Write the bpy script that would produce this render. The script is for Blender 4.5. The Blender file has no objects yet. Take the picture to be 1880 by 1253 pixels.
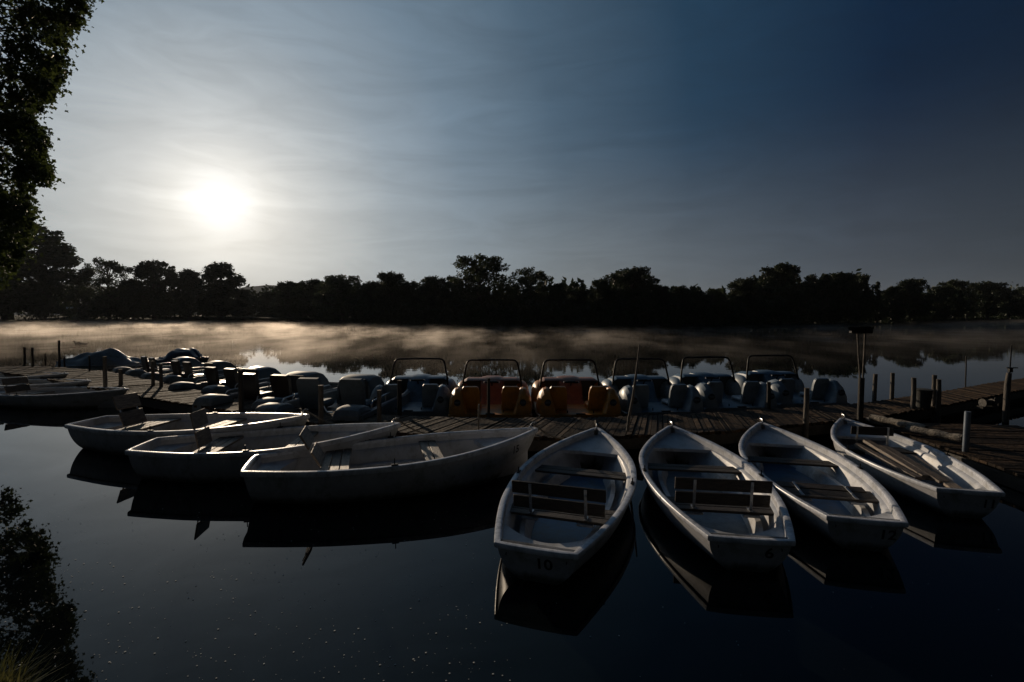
import bpy, math, random
import numpy as np
from mathutils import Vector, Matrix, noise
R = math.radians
PI = math.pi
random.seed(7)
SC = bpy.context.scene
COL = SC.collection

# ------------------------------------------------------------------ camera
F = 875.0; HOR = 581.0; CAMH = 2.1
PITCH = math.atan((626.5 - HOR) / F)
cam_d = bpy.data.cameras.new('camera'); cam = bpy.data.objects.new('camera', cam_d); COL.objects.link(cam)
cam_d.sensor_width = 36; cam_d.lens = 36 * F / 1880; cam_d.clip_start = .05; cam_d.clip_end = 12000
cam.location = (0, 0, CAMH); cam.rotation_euler = (PI / 2 - PITCH, 0, 0)
SC.camera = cam

def ray(px, py):
    x = px - 940; y = -(py - 626.5); z = F
    # camera axes: right=X, forward=(0,cos,-sin), up=(0,sin,cos)
    c, s = math.cos(PITCH), math.sin(PITCH)
    return Vector((x, z * c + y * s, -z * s + y * c))

def W(px, py, h=0.0):
    "point at height h seen at a pixel of the photograph"
    d = ray(px, py); t = (h - CAMH) / d.z
    return Vector((d.x * t, d.y * t, h))

def WY(px, py, Y):
    d = ray(px, py); t = Y / d.y
    return Vector((d.x * t, Y, CAMH + d.z * t))

# ------------------------------------------------------------------ materials
def newmat(name):
    m = bpy.data.materials.new(name); m.use_nodes = True
    nt = m.node_tree; b = nt.nodes['Principled BSDF']
    return m, nt, b
def N(nt, t, **k):
    n = nt.nodes.new(t)
    for a, v in k.items(): setattr(n, a, v)
    return n
def ramp(nt, stops, interp='LINEAR'):
    r = N(nt, 'ShaderNodeValToRGB'); r.color_ramp.interpolation = interp
    e = r.color_ramp.elements
    while len(e) < len(stops): e.new(.5)
    for i, (p, c) in enumerate(stops):
        e[i].position = p; e[i].color = (c[0], c[1], c[2], 1)
    return r
def surf(name, c1, c2, scale=6, rough=.5, stretch=(1, 1, 1), bump=.0, bscale=None, metal=0, tone=False, detail=6, spec=.5, grime=None):
    m, nt, b = newmat(name); L = nt.links.new
    tc = N(nt, 'ShaderNodeTexCoord'); mp = N(nt, 'ShaderNodeMapping'); mp.inputs['Scale'].default_value = stretch
    L(tc.outputs['Object'], mp.inputs[0])
    no = N(nt, 'ShaderNodeTexNoise'); no.inputs['Scale'].default_value = scale; no.inputs['Detail'].default_value = detail
    no.inputs['Roughness'].default_value = .62
    L(mp.outputs[0], no.inputs[0])
    r = ramp(nt, [(.32, c1), (.68, c2)]); L(no.outputs[0], r.inputs[0])
    out = r.outputs[0]
    if grime:
        n2 = N(nt, 'ShaderNodeTexNoise'); n2.inputs['Scale'].default_value = 4.2; n2.inputs['Detail'].default_value = 9; n2.inputs['Roughness'].default_value = .75
        L(tc.outputs['Object'], n2.inputs[0])
        r2 = ramp(nt, [(.48, (0, 0, 0)), (.66, (1, 1, 1))]); L(n2.outputs[0], r2.inputs[0])
        mx = N(nt, 'ShaderNodeMix', data_type='RGBA'); L(r2.outputs[0], mx.inputs[0]); L(out, mx.inputs[6]); mx.inputs[7].default_value = (*grime, 1)
        out = mx.outputs[2]
    if tone:
        at = N(nt, 'ShaderNodeAttribute', attribute_name='tone')
        mu = N(nt, 'ShaderNodeMix', data_type='RGBA', blend_type='MULTIPLY'); mu.inputs[0].default_value = 1
        mr = N(nt, 'ShaderNodeMapRange'); mr.inputs[3].default_value = .35; mr.inputs[4].default_value = 1.5
        L(at.outputs['Fac'], mr.inputs[0]); L(out, mu.inputs[6]); L(mr.outputs[0], mu.inputs[7])
        out = mu.outputs[2]
    L(out, b.inputs['Base Color'])
    rr = N(nt, 'ShaderNodeMapRange'); rr.inputs[3].default_value = max(.02, rough - .12); rr.inputs[4].default_value = min(1, rough + .12)
    L(no.outputs[0], rr.inputs[0]); L(rr.outputs[0], b.inputs['Roughness'])
    b.inputs['Metallic'].default_value = metal
    b.inputs['Specular IOR Level'].default_value = spec
    if bump:
        bn = N(nt, 'ShaderNodeTexNoise'); bn.inputs['Scale'].default_value = bscale or scale * 3; bn.inputs['Detail'].default_value = 5
        L(mp.outputs[0], bn.inputs[0])
        bp = N(nt, 'ShaderNodeBump'); bp.inputs['Strength'].default_value = bump; bp.inputs['Distance'].default_value = .02
        L(bn.outputs[0], bp.inputs['Height']); L(bp.outputs[0], b.inputs['Normal'])
    return m

M = {}
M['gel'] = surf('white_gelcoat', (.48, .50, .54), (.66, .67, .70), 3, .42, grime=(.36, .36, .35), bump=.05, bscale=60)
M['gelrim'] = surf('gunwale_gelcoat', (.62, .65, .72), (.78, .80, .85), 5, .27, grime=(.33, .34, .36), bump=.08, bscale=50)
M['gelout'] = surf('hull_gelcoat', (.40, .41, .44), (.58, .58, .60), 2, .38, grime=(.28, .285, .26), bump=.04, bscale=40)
def waterline(mat):
    nt = mat.node_tree; L = nt.links.new; b = nt.nodes['Principled BSDF']; src = b.inputs['Base Color'].links[0].from_socket
    tc = N(nt, 'ShaderNodeTexCoord'); sx = N(nt, 'ShaderNodeSeparateXYZ'); L(tc.outputs['Object'], sx.inputs[0])
    mp = N(nt, 'ShaderNodeMapping'); mp.inputs['Scale'].default_value = (9, 9, 2.5); L(tc.outputs['Object'], mp.inputs[0])
    no = N(nt, 'ShaderNodeTexNoise'); no.inputs['Scale'].default_value = 1; no.inputs['Detail'].default_value = 8; no.inputs['Roughness'].default_value = .7; L(mp.outputs[0], no.inputs[0])
    a = N(nt, 'ShaderNodeMath', operation='MULTIPLY_ADD'); L(no.outputs[0], a.inputs[0]); a.inputs[1].default_value = -.16; L(sx.outputs[2], a.inputs[2])
    r = N(nt, 'ShaderNodeMapRange'); r.inputs[1].default_value = -.05; r.inputs[2].default_value = .02; r.inputs[3].default_value = .9; r.inputs[4].default_value = 0; L(a.outputs[0], r.inputs[0])
    mx = N(nt, 'ShaderNodeMix', data_type='RGBA'); L(r.outputs[0], mx.inputs[0]); L(src, mx.inputs[6]); mx.inputs[7].default_value = (.05, .055, .03, 1)
    L(mx.outputs[2], b.inputs['Base Color'])
waterline(M['gelout'])
M['floor'] = surf('blue_floor_paint', (.05, .13, .25), (.10, .20, .34), 5, .38, grime=(.10, .12, .13))
M['floorg'] = surf('grey_floor_paint', (.16, .21, .26), (.26, .31, .36), 5, .4, grime=(.12, .13, .13))
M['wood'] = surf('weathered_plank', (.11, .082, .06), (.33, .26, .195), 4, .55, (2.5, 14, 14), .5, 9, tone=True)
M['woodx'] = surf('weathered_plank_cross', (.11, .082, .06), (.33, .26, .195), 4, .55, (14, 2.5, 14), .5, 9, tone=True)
M['woodshade'] = surf('dark_shaded_plank', (.020, .015, .012), (.075, .058, .044), 4, .6, (14, 2.5, 14), .5, 9, tone=True)  # darker plank copy; shade on the sun-averted side is put into its colour
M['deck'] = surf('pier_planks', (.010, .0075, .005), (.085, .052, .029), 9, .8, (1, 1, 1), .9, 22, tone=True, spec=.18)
M['beam'] = surf('wet_pier_timber', (.02, .017, .013), (.06, .048, .036), 5, .6, (1, 1, 1), .5, 18)
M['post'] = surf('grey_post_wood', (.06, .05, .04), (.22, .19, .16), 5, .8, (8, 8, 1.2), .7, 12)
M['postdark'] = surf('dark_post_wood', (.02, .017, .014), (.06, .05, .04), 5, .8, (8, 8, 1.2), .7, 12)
M['birch'] = surf('peeling_log', (.05, .04, .03), (.50, .44, .36), 5, .8, (1.4, 6, 6), .9, 10)
M['metal'] = surf('galvanised_metal', (.35, .36, .37), (.55, .56, .57), 12, .35, metal=.9)
M['pipe'] = surf('blue_grey_pipe', (.16, .20, .25), (.30, .34, .39), 6, .4, metal=.5)
M['black'] = surf('black_paint', (.003, .003, .003), (.006, .006, .006), 12, .5, spec=.25)
M['blackmark'] = surf('black_lettering', (.012, .012, .014), (.03, .03, .034), 20, .6)
M['pgrey'] = surf('grey_blue_plastic', (.20, .25, .30), (.31, .37, .42), 3, .40, grime=(.15, .18, .18), bump=.05, bscale=40)
M['pdark'] = surf('dull_blue_grey_plastic', (.10, .135, .165), (.16, .20, .235), 3, .58, grime=(.08, .10, .10), bump=.05, bscale=40)
M['pblue'] = surf('blue_plastic', (.07, .13, .20), (.12, .20, .29), 3, .38, grime=(.07, .09, .10), bump=.05, bscale=40)
M['porange'] = surf('orange_plastic', (.52, .20, .020), (.72, .30, .04), 3, .42, grime=(.30, .13, .03), bump=.05, bscale=40)
M['pored'] = surf('red_orange_plastic', (.30, .10, .035), (.42, .15, .05), 3, .42, grime=(.2, .09, .04), bump=.05, bscale=40)
M['seatdark'] = surf('dark_brown_plastic', (.022, .014, .013), (.045, .03, .027), 4, .35)
M['inner'] = surf('recess_shade', (.02, .025, .03), (.05, .06, .07), 4, .6)  # dark colour standing in for shade inside hoods and wells
M['tarp'] = surf('blue_grey_tarpaulin', (.09, .14, .19), (.17, .23, .28), 2, .5, bump=.25, bscale=14, grime=(.06, .08, .09))
M['cover'] = surf('dark_blue_cover', (.015, .03, .07), (.03, .05, .10), 3, .5, bump=.2, bscale=14)
M['duck'] = surf('duck_feathers', (.03, .022, .015), (.09, .07, .05), 30, .7)
M['bristle'] = surf('black_bristles', (.008, .008, .008), (.025, .022, .02), 30, .9, bump=.8)
M['bark'] = surf('bark', (.03, .025, .02), (.09, .075, .06), 6, .9, (6, 6, 1), .8)
M['soil'] = surf('shore_ground', (.012, .018, .007), (.035, .045, .016), 1.6, .98, bump=.9, bscale=7, spec=.05)
M['hill'] = surf('hill_forest', (.03, .05, .025), (.06, .08, .04), .004, 1, bump=.5, bscale=.03)
M['fluff'] = surf('seed_fluff', (.45, .45, .42), (.65, .65, .62), 30, .8)
M['wall'] = surf('pale_wall', (.25, .25, .24), (.34, .33, .31), .7, .8)
M['bin'] = surf('dark_mesh_bin', (.03, .03, .028), (.08, .08, .07), 30, .7, bump=.8)
M['rope'] = surf('mooring_rope', (.12, .10, .08), (.25, .22, .18), 60, .9, bump=.8)

def leafmat(name, c1, c2, tr=.35, scale=.6):
    m, nt, b = newmat(name); L = nt.links.new
    tc = N(nt, 'ShaderNodeTexCoord'); no = N(nt, 'ShaderNodeTexNoise'); no.inputs['Scale'].default_value = scale; no.inputs['Detail'].default_value = 4
    L(tc.outputs['Object'], no.inputs[0])
    r = ramp(nt, [(.35, c1), (.65, c2)]); L(no.outputs[0], r.inputs[0])
    L(r.outputs[0], b.inputs['Base Color']); b.inputs['Roughness'].default_value = .6
    t = N(nt, 'ShaderNodeBsdfTranslucent'); L(r.outputs[0], t.inputs[0])
    mx = N(nt, 'ShaderNodeMixShader'); mx.inputs[0].default_value = tr
    L(b.outputs[0], mx.inputs[1]); L(t.outputs[0], mx.inputs[2])
    L(mx.outputs[0], nt.nodes['Material Output'].inputs[0])
    return m
M['leaf'] = leafmat('foliage', (.022, .035, .012), (.05, .07, .025), .2, .25)
M['leaf2'] = leafmat('pale_foliage', (.035, .05, .018), (.07, .09, .035), .3, .25)
M['nleaf'] = leafmat('maple_foliage', (.03, .045, .012), (.065, .085, .022), .4, .9)
M['grass'] = leafmat('bank_grass', (.045, .06, .015), (.16, .15, .055), .35, 6)

# ------------------------------------------------------------------ mesh builder
class MB:
    def __init__(s): s.v = []; s.f = []; s.t = []
    def add(s, vs, fs, tone=.5, mat=None):
        o = len(s.v)
        if mat is not None: vs = [mat @ Vector(v) for v in vs]
        s.v += [tuple(v) for v in vs]
        s.f += [tuple(i + o for i in f) for f in fs]
        s.t += [tone] * len(fs)
        return s
    def box(s, c, d, rot=None, tone=.5, bev=0.0, mat=None):
        x, y, z = [q / 2 for q in d]
        b = min(bev, x * .9, y * .9, z * .9)
        if b <= 0:
            vs = [(-x, -y, -z), (x, -y, -z), (x, y, -z), (-x, y, -z), (-x, -y, z), (x, -y, z), (x, y, z), (-x, y, z)]
            fs = [(0, 3, 2, 1), (4, 5, 6, 7), (0, 1, 5, 4), (1, 2, 6, 5), (2, 3, 7, 6), (3, 0, 4, 7)]
        else:
            vs = []; 
            for sx in (-1, 1):
                for sy in (-1, 1):
                    for sz in (-1, 1):
                        vs += [(sx * (x - b), sy * (y - b), sz * z), (sx * (x - b), sy * y, sz * (z - b)), (sx * x, sy * (y - b), sz * (z - b))]
            def I(a, b_, c_, k): return ((a * 2 + b_) * 2 + c_) * 3 + k
            fs = [(I(0,0,1,0), I(1,0,1,0), I(1,1,1,0), I(0,1,1,0)), (I(0,0,0,0), I(0,1,0,0), I(1,1,0,0), I(1,0,0,0)),
                  (I(0,0,0,1), I(1,0,0,1), I(1,0,1,1), I(0,0,1,1)), (I(0,1,0,1), I(0,1,1,1), I(1,1,1,1), I(1,1,0,1)),
                  (I(0,0,0,2), I(0,0,1,2), I(0,1,1,2), I(0,1,0,2)), (I(1,0,0,2), I(1,1,0,2), I(1,1,1,2), I(1,0,1,2))]
            for a in (0, 1):
                for c_ in (0, 1):
                    fs.append((I(0, a, c_, 0), I(1, a, c_, 0), I(1, a, c_, 1), I(0, a, c_, 1)))
                    fs.append((I(a, 0, c_, 0), I(a, 1, c_, 0), I(a, 1, c_, 2), I(a, 0, c_, 2)))
                    fs.append((I(a, c_, 0, 1), I(a, c_, 1, 1), I(a, c_, 1, 2), I(a, c_, 0, 2)))
                    for d_ in (0, 1):
                        if a == 0: pass
            for a in (0, 1):
                for b_ in (0, 1):
                    for c_ in (0, 1):
                        fs.append((I(a, b_, c_, 0), I(a, b_, c_, 1), I(a, b_, c_, 2)))
        m = Matrix.Translation(c)
        if rot is not None: m = m @ rot
        if mat is not None: m = mat @ m
        return s.add(vs, fs, tone, m)
    def tube(s, pts, r, n=8, tone=.5, cap=True, mat=None):
        pts = [Vector(p) for p in pts]
        if not isinstance(r, (list, tuple)): r = [r] * len(pts)
        vs = []; fs = []
        up = None
        for i, p in enumerate(pts):
            t = (pts[min(i + 1, len(pts) - 1)] - pts[max(i - 1, 0)])
            t.normalize()
            if up is None:
                up = Vector((0, 0, 1)) if abs(t.z) < .9 else Vector((1, 0, 0))
            a = t.cross(up).normalized(); b = a.cross(t).normalized(); up = b
            for k in range(n):
                q = 2 * PI * k / n
                vs.append(p + a * math.cos(q) * r[i] + b * math.sin(q) * r[i])
        for i in range(len(pts) - 1):
            for k in range(n):
                k2 = (k + 1) % n
                fs.append((i * n + k, i * n + k2, (i + 1) * n + k2, (i + 1) * n + k))
        if cap:
            fs.append(tuple(range(n - 1, -1, -1))); o = (len(pts) - 1) * n
            fs.append(tuple(o + k for k in range(n)))
        return s.add(vs, fs, tone, mat)
    def grid(s, fn, nu, nv, tone=.5, cu=False, mat=None):
        vs = [fn(i / (nu if cu else nu - 1), j / (nv - 1)) for i in range(nu) for j in range(nv)]
        fs = []
        for i in range(nu if cu else nu - 1):
            i2 = (i + 1) % nu
            for j in range(nv - 1):
                fs.append((i * nv + j, i2 * nv + j, i2 * nv + j + 1, i * nv + j + 1))
        return s.add(vs, fs, tone, mat)
    def prism(s, poly, ax, a0, a1, tone=.5, mat=None):
        "poly of 2D points extruded along axis ax (0,1,2) from a0 to a1"
        def P(p, a):
            if ax == 0: return (a, p[0], p[1])
            if ax == 1: return (p[0], a, p[1])
            return (p[0], p[1], a)
        n = len(poly)
        vs = [P(p, a0) for p in poly] + [P(p, a1) for p in poly]
        fs = [tuple(range(n - 1, -1, -1)), tuple(n + k for k in range(n))]
        for k in range(n):
            k2 = (k + 1) % n
            fs.append((k, k2, n + k2, n + k))
        return s.add(vs, fs, tone, mat)
    def ell(s, c, r, nu=20, nv=12, cut=None, tone=.5, mat=None, e=1.0):
        def fn(u, v):
            a = u * 2 * PI; b = -PI / 2 + v * PI
            cb = math.cos(b)
            def pw(x): return math.copysign(abs(x) ** e, x)
            return (c[0] + r[0] * pw(math.cos(a)) * pw(cb), c[1] + r[1] * pw(math.sin(a)) * pw(cb), c[2] + r[2] * pw(math.sin(b)))
        return s.grid(fn, nu, nv, tone, cu=True, mat=mat)
    def build(s, name, mat, parent=None, smooth=True, angle=40, bevel=0):
        me = bpy.data.meshes.new(name)
        me.from_pydata(s.v, [], s.f)
        a = me.attributes.new('tone', 'FLOAT', 'FACE'); a.data.foreach_set('value', s.t)
        me.materials.append(M[mat] if isinstance(mat, str) else mat)
        import bmesh
        bm = bmesh.new(); bm.from_mesh(me)
        if len(bm.verts) < 20000: bmesh.ops.remove_doubles(bm, verts=bm.verts, dist=1e-5)
        bmesh.ops.recalc_face_normals(bm, faces=bm.faces)
        bm.to_mesh(me); bm.free()
        if smooth:
            me.polygons.foreach_set('use_smooth', [True] * len(me.polygons))
            me.set_sharp_from_angle(angle=R(angle))
        o = bpy.data.objects.new(name, me); COL.objects.link(o)
        if parent is not None: o.parent = parent
        if bevel:
            b = o.modifiers.new('bevel', 'BEVEL'); b.width = bevel; b.segments = 2; b.limit_method = 'ANGLE'
        return o

def tag(o, label=None, cat=None, group=None, kind=None):
    if label: o['label'] = label
    if cat: o['category'] = cat
    if group: o['group'] = group
    if kind: o['kind'] = kind
    return o
def empty(name, loc=(0, 0, 0), rz=0, scale=1):
    o = bpy.data.objects.new(name, None); COL.objects.link(o); o.location = loc; o.rotation_euler = (0, 0, rz)
    o.scale = (scale,) * 3 if not isinstance(scale, (tuple, list)) else scale
    o.empty_display_size = .2
    return o
def copy_tree(o, parent=None):
    c = o.copy(); COL.objects.link(c)
    if parent is not None: c.parent = parent
    for ch in list(o.children): copy_tree(ch, c)
    return c
def interp(tab, s):
    xs = [t[0] for t in tab]; ys = [t[1] for t in tab]
    # smooth (catmull-rom) interpolation
    if s <= xs[0]: return ys[0]
    if s >= xs[-1]: return ys[-1]
    i = max(k for k in range(len(xs)) if xs[k] <= s)
    i = min(i, len(xs) - 2)
    h = xs[i + 1] - xs[i]; t = (s - xs[i]) / h
    m0 = (ys[i + 1] - ys[i - 1]) / (xs[i + 1] - xs[i - 1]) if i > 0 else (ys[1] - ys[0]) / (xs[1] - xs[0])
    m1 = (ys[i + 2] - ys[i]) / (xs[i + 2] - xs[i]) if i + 2 < len(xs) else (ys[-1] - ys[-2]) / (xs[-1] - xs[-2])
    return (2*t**3 - 3*t**2 + 1)*ys[i] + (t**3 - 2*t**2 + t)*h*m0 + (-2*t**3 + 3*t**2)*ys[i+1] + (t**3 - t**2)*h*m1
def sstep(a, b, x):
    t = min(1, max(0, (x - a) / (b - a))); return t * t * (3 - 2 * t)
def text_mesh(txt, size):
    cu = bpy.data.curves.new('t', 'FONT'); cu.body = txt; cu.size = size; cu.align_x = 'CENTER'; cu.align_y = 'CENTER'
    cu.offset = size * .02; cu.resolution_u = 4
    o = bpy.data.objects.new('t', cu); COL.objects.link(o)
    dg = bpy.context.evaluated_depsgraph_get(); me = bpy.data.meshes.new_from_object(o.evaluated_get(dg))
    vs = [tuple(v.co) for v in me.vertices]; fs = [tuple(p.vertices) for p in me.polygons]
    bpy.data.objects.remove(o); bpy.data.curves.remove(cu); bpy.data.meshes.remove(me)
    return vs, fs

# ------------------------------------------------------------------ rowing boat
BL = 4.0
HB = [(0, .325), (.12, .46), (.25, .575), (.40, .645), (.52, .655), (.65, .60), (.78, .455), (.88, .29), (.95, .145), (1.0, .035)]
def hb(s): return interp(HB, s)
def gun(s): return .345 + .17 * s ** 2.4 + .02 * (1 - s) ** 2
def keel(s): return -.13 + .10 * max(0, (s - .75) / .25) ** 2 + .05 * max(0, 1 - s / .25) ** 2
def osec(s, t, side=1):
    q = 2.1 - .85 * sstep(.55, 1, s) - .75 * (1 - sstep(0, .3, s))
    y = hb(s) * max(0, (1 - (1 - t) ** 2.6)) ** (1 / q) * (.97 + .03 * t)
    z = keel(s) + (gun(s) - keel(s)) * t
    x = BL * (s - .5) - .42 * sstep(.72, 1, s) * (1 - t) ** 1.4 + .10 * (1 - t) * (1 - sstep(0, .25, s))
    return Vector((x, side * y, z))
def oy(s, z):
    t = min(1, max(0, (z - keel(s)) / (gun(s) - keel(s))))
    return osec(s, t).y
NS = 34
def st(i, n=NS): 
    u = i / (n - 1); return u + .0 * u
def make_hull():
    m = MB()
    for side in (1, -1):
        m.grid(lambda u, v, sd=side: osec(1 - (1 - u) ** 1.25, v ** 1.6, sd), NS, 14)
    # stem
    m.grid(lambda u, v: osec(1, v ** 1.6, 1) * 1 if u == 0 else (osec(1, v ** 1.6, -1) if u == 1 else osec(1, v ** 1.6, 0) + Vector((.03, 0, 0))), 3, 14)
    # transom
    m.grid(lambda u, v: Vector((osec(0, v ** 1.6).x, osec(0, v ** 1.6).y * (1 - 2 * u), osec(0, v ** 1.6).z)), 9, 14)
    # keel strip
    for i in range(10):
        s0 = .1 + i * .08
        m.box(osec(s0, 0) + Vector((.15, 0, -.015)), (.33, .03, .04))
    return m
def isec(s, k, side=1):
    g = gun(s); b = hb(s)
    fz = .0
    if k == 0: y, z = b - .03, g - .003
    elif k == 1: y, z = b - .042, g - .085
    elif k == 2: y, z = b - .07, g - .095
    else:
        f = (k - 3) / 4.0; z = (g - .12) * (1 - f) + fz * f
        y = oy(s, z) - .075
    y = max(y, .004)
    x = BL * (s - .5) - (.06 if s > .97 else 0)
    return Vector((x, side * y, z))
def make_inner():
    m = MB()
    for side in (1, -1):
        m.grid(lambda u, v, sd=side: isec(.018 + u * .967, int(round(v * 7)), sd), NS, 8)
    m.grid(lambda u, v: Vector((BL * (.018 - .5) + .01 * v, (1 - 2 * u) * isec(.018, int(round(v * 7))).y, isec(.018, int(round(v * 7))).z)), 7, 8)
    return m
def make_floor():
    m = MB()
    m.grid(lambda u, v: Vector((BL * (.02 + u * .80 - .5), (1 - 2 * v) * max(.01, oy(.02 + u * .80, .004) - .076), .004)), 24, 7)
    return m
def make_side_box():
    # raised side tanks along the floor
    m = MB()
    for sd in (1, -1):
        def fn(u, v, sd=sd):
            s = .12 + u * .60; yo = oy(s, .02) - .078
            p = [(yo + .02, .15), (yo - .03, .145), (yo - .075, .06), (yo - .085, .006)][int(round(v * 3))]
            return Vector((BL * (s - .5), sd * max(.01, p[0]), p[1]))
        m.grid(fn, 20, 4)
    return m
def rim_path():
    pts = []
    for i in range(40):
        s = 1 - (1 - i / 39) ** 1.3
        s = min(s, .997)
        p = osec(s, 1, 1); pts.append(Vector((p.x, p.y, gun(s))))
    n = len(pts)
    bow = Vector((BL / 2 + .025, 0, gun(1)))
    other = [Vector((p.x, -p.y, p.z)) for p in reversed(pts)]
    stern = [Vector((-BL / 2 - .004 - .012 * (1 - (2 * k / 6 - 1) ** 2), -hb(0) + 2 * hb(0) * k / 6, gun(0))) for k in range(1, 6)]
    return pts + [bow] + other + stern
def make_rim():
    P = rim_path(); n = len(P)
    prof = [(.018, -.048), (.026, -.036), (.027, -.006), (.021, .003), (.004, .006), (-.024, .005), (-.034, -.001), (-.038, -.03)]
    vs = []; fs = []
    for i, p in enumerate(P):
        t = (P[(i + 1) % n] - P[i - 1]); t.z = 0; t.normalize()
        o = Vector((t.y, -t.x, 0))
        # outward: path goes stern->bow on +y side, so outward is +y : (-t.y? ) choose by centre
        c = Vector((p.x * .9, 0, 0)) - p; c.z = 0
        if o.dot(c) > 0: o = -o
        k = 1.0
        for a, b in prof: vs.append(p + o * a * k + Vector((0, 0, b)))
    m = len(prof)
    for i in range(n):
        j = (i + 1) % n
        for k in range(m):
            k2 = (k + 1) % m
            fs.append((i * m + k, j * m + k, j * m + k2, i * m + k2))
    q = MB(); q.add(vs, fs); return q
def make_bow_deck():
    m = MB()
    def fn(u, v, dz=0):
        yy = 1 - 2 * v
        s0 = .775 + .03 * (1 - yy * yy)
        s = s0 + u * (.983 - s0)
        y = max(hb(s) - .045, .004) * yy
        return Vector((BL * (s - .5) - (.05 if s > .97 else 0), y, gun(s) - .088 - .035 * (1 - yy * yy) * (1 - u) + dz))
    m.grid(fn, 12, 11)
    m.grid(lambda u, v: fn(0, v, -.045 * u) + Vector((.0 - .01 * u, 0, 0)), 3, 11)
    m.grid(lambda u, v: fn(u, v, -.045), 12, 11)
    return m
def make_stern_deck():
    m = MB()
    def fn(u, v, dz=0):
        yy = 1 - 2 * v
        s1 = .085 + .055 * yy * yy
        s = .018 + u * (s1 - .018)
        y = (hb(s) - .045) * yy
        return Vector((BL * (s - .5), y, gun(s) - .085 - .03 * (1 - yy * yy) * sstep(0, .6, u) + dz))
    m.grid(fn, 7, 13)
    m.grid(lambda u, v: fn(1, v, -.07 * u) + Vector((.012 * u, 0, 0)), 3, 13)
    return m
def plank_row(sc, n, w, z, gap=.012, th=.028, inset=.06, extra=0):
    m = MB()
    x0 = BL * (sc - .5)
    for k in range(n):
        x = x0 + (k - (n - 1) / 2) * (w + gap)
        s = x / BL + .5
        half = hb(s) - inset + extra
        m.box((x, 0, z), (w, 2 * half, th), tone=random.random(), bev=.004)
    return m
def number_mesh(txt, where, size):
    vs, fs = text_mesh(txt, size)
    m = MB(); out = []
    for (a, b, _) in vs:
        if where[0] == 'transom':
            z = where[2] + b; t = (z - keel(0)) / (gun(0) - keel(0))
            x = osec(0, t).x - .004
            out.append((x, where[1] - a, z))          # read from astern, port is on the left
        else:
            side = where[0]; z = where[2] + b
            x = where[1] + (a if side < 0 else -a)
            # find the outer surface
            s = x / BL + .5
            for _ in range(6):
                t = (z - keel(s)) / (gun(s) - keel(s)); s += (x - osec(s, t).x) / BL
            t = (z - keel(s)) / (gun(s) - keel(s))
            out.append((x, side * (osec(s, t).y + .004), z))
    m.add(out, fs); return m

proto_meshes = {}
def pm(key, fn, mat, name):
    if key not in proto_meshes:
        o = fn().build(name, mat, angle=24 if key[:2] in ('qp', 'qh', 'qs', 'po', 'se', 'co', 'ho') else 40); proto_meshes[key] = o.data; bpy.data.objects.remove(o)
    return proto_meshes[key]
def child(name, me, parent):
    o = bpy.data.objects.new(name, me); COL.objects.link(o); o.parent = parent; return o

def make_backrest(root, sb, ang, ybrk=.27, width=.90, yoff=0, boards=2, bh=1.0, wood='woodx'):
    ybrk = min(ybrk, width * .36)
    # pivot at the stern edge of the bench; ang 0 upright, + leans towards the stern, - lies towards the bow
    piv = Vector((BL * (sb - .5) - .15, yoff, .26))
    rot = Matrix.Translation(piv) @ Matrix.Rotation(-R(ang), 4, 'Y')
    m = MB()
    hs = [.12 * bh, .29 * bh] if boards == 2 else [.27]
    for i, h in enumerate(hs):
        m.box((.017, .0, h), (.024, width * (1 if i == 0 else 1.02), .14 * bh), tone=random.random(), bev=.004, mat=rot)
    b = m.build('backrest', wood, root)
    for sy in (-1, 1):
        q = MB()
        q.box((-.004, sy * ybrk, .17 * bh), (.010, .028, .36 * bh), mat=rot, bev=.002)
        q.box((piv.x + .02, yoff + sy * ybrk, .267), (.10, .03, .008))
        q.ell((-.004, sy * ybrk, .12 * bh), (.014, .012, .012), 8, 6, mat=rot)
        q.ell((-.004, sy * ybrk, .29 * bh), (.014, .012, .012), 8, 6, mat=rot)
        q.box((piv.x, yoff + sy * (ybrk + .0), .222), (.13, .16, .03), bev=.004)
        q.build('bracket', 'metal', b)
    return b

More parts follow.
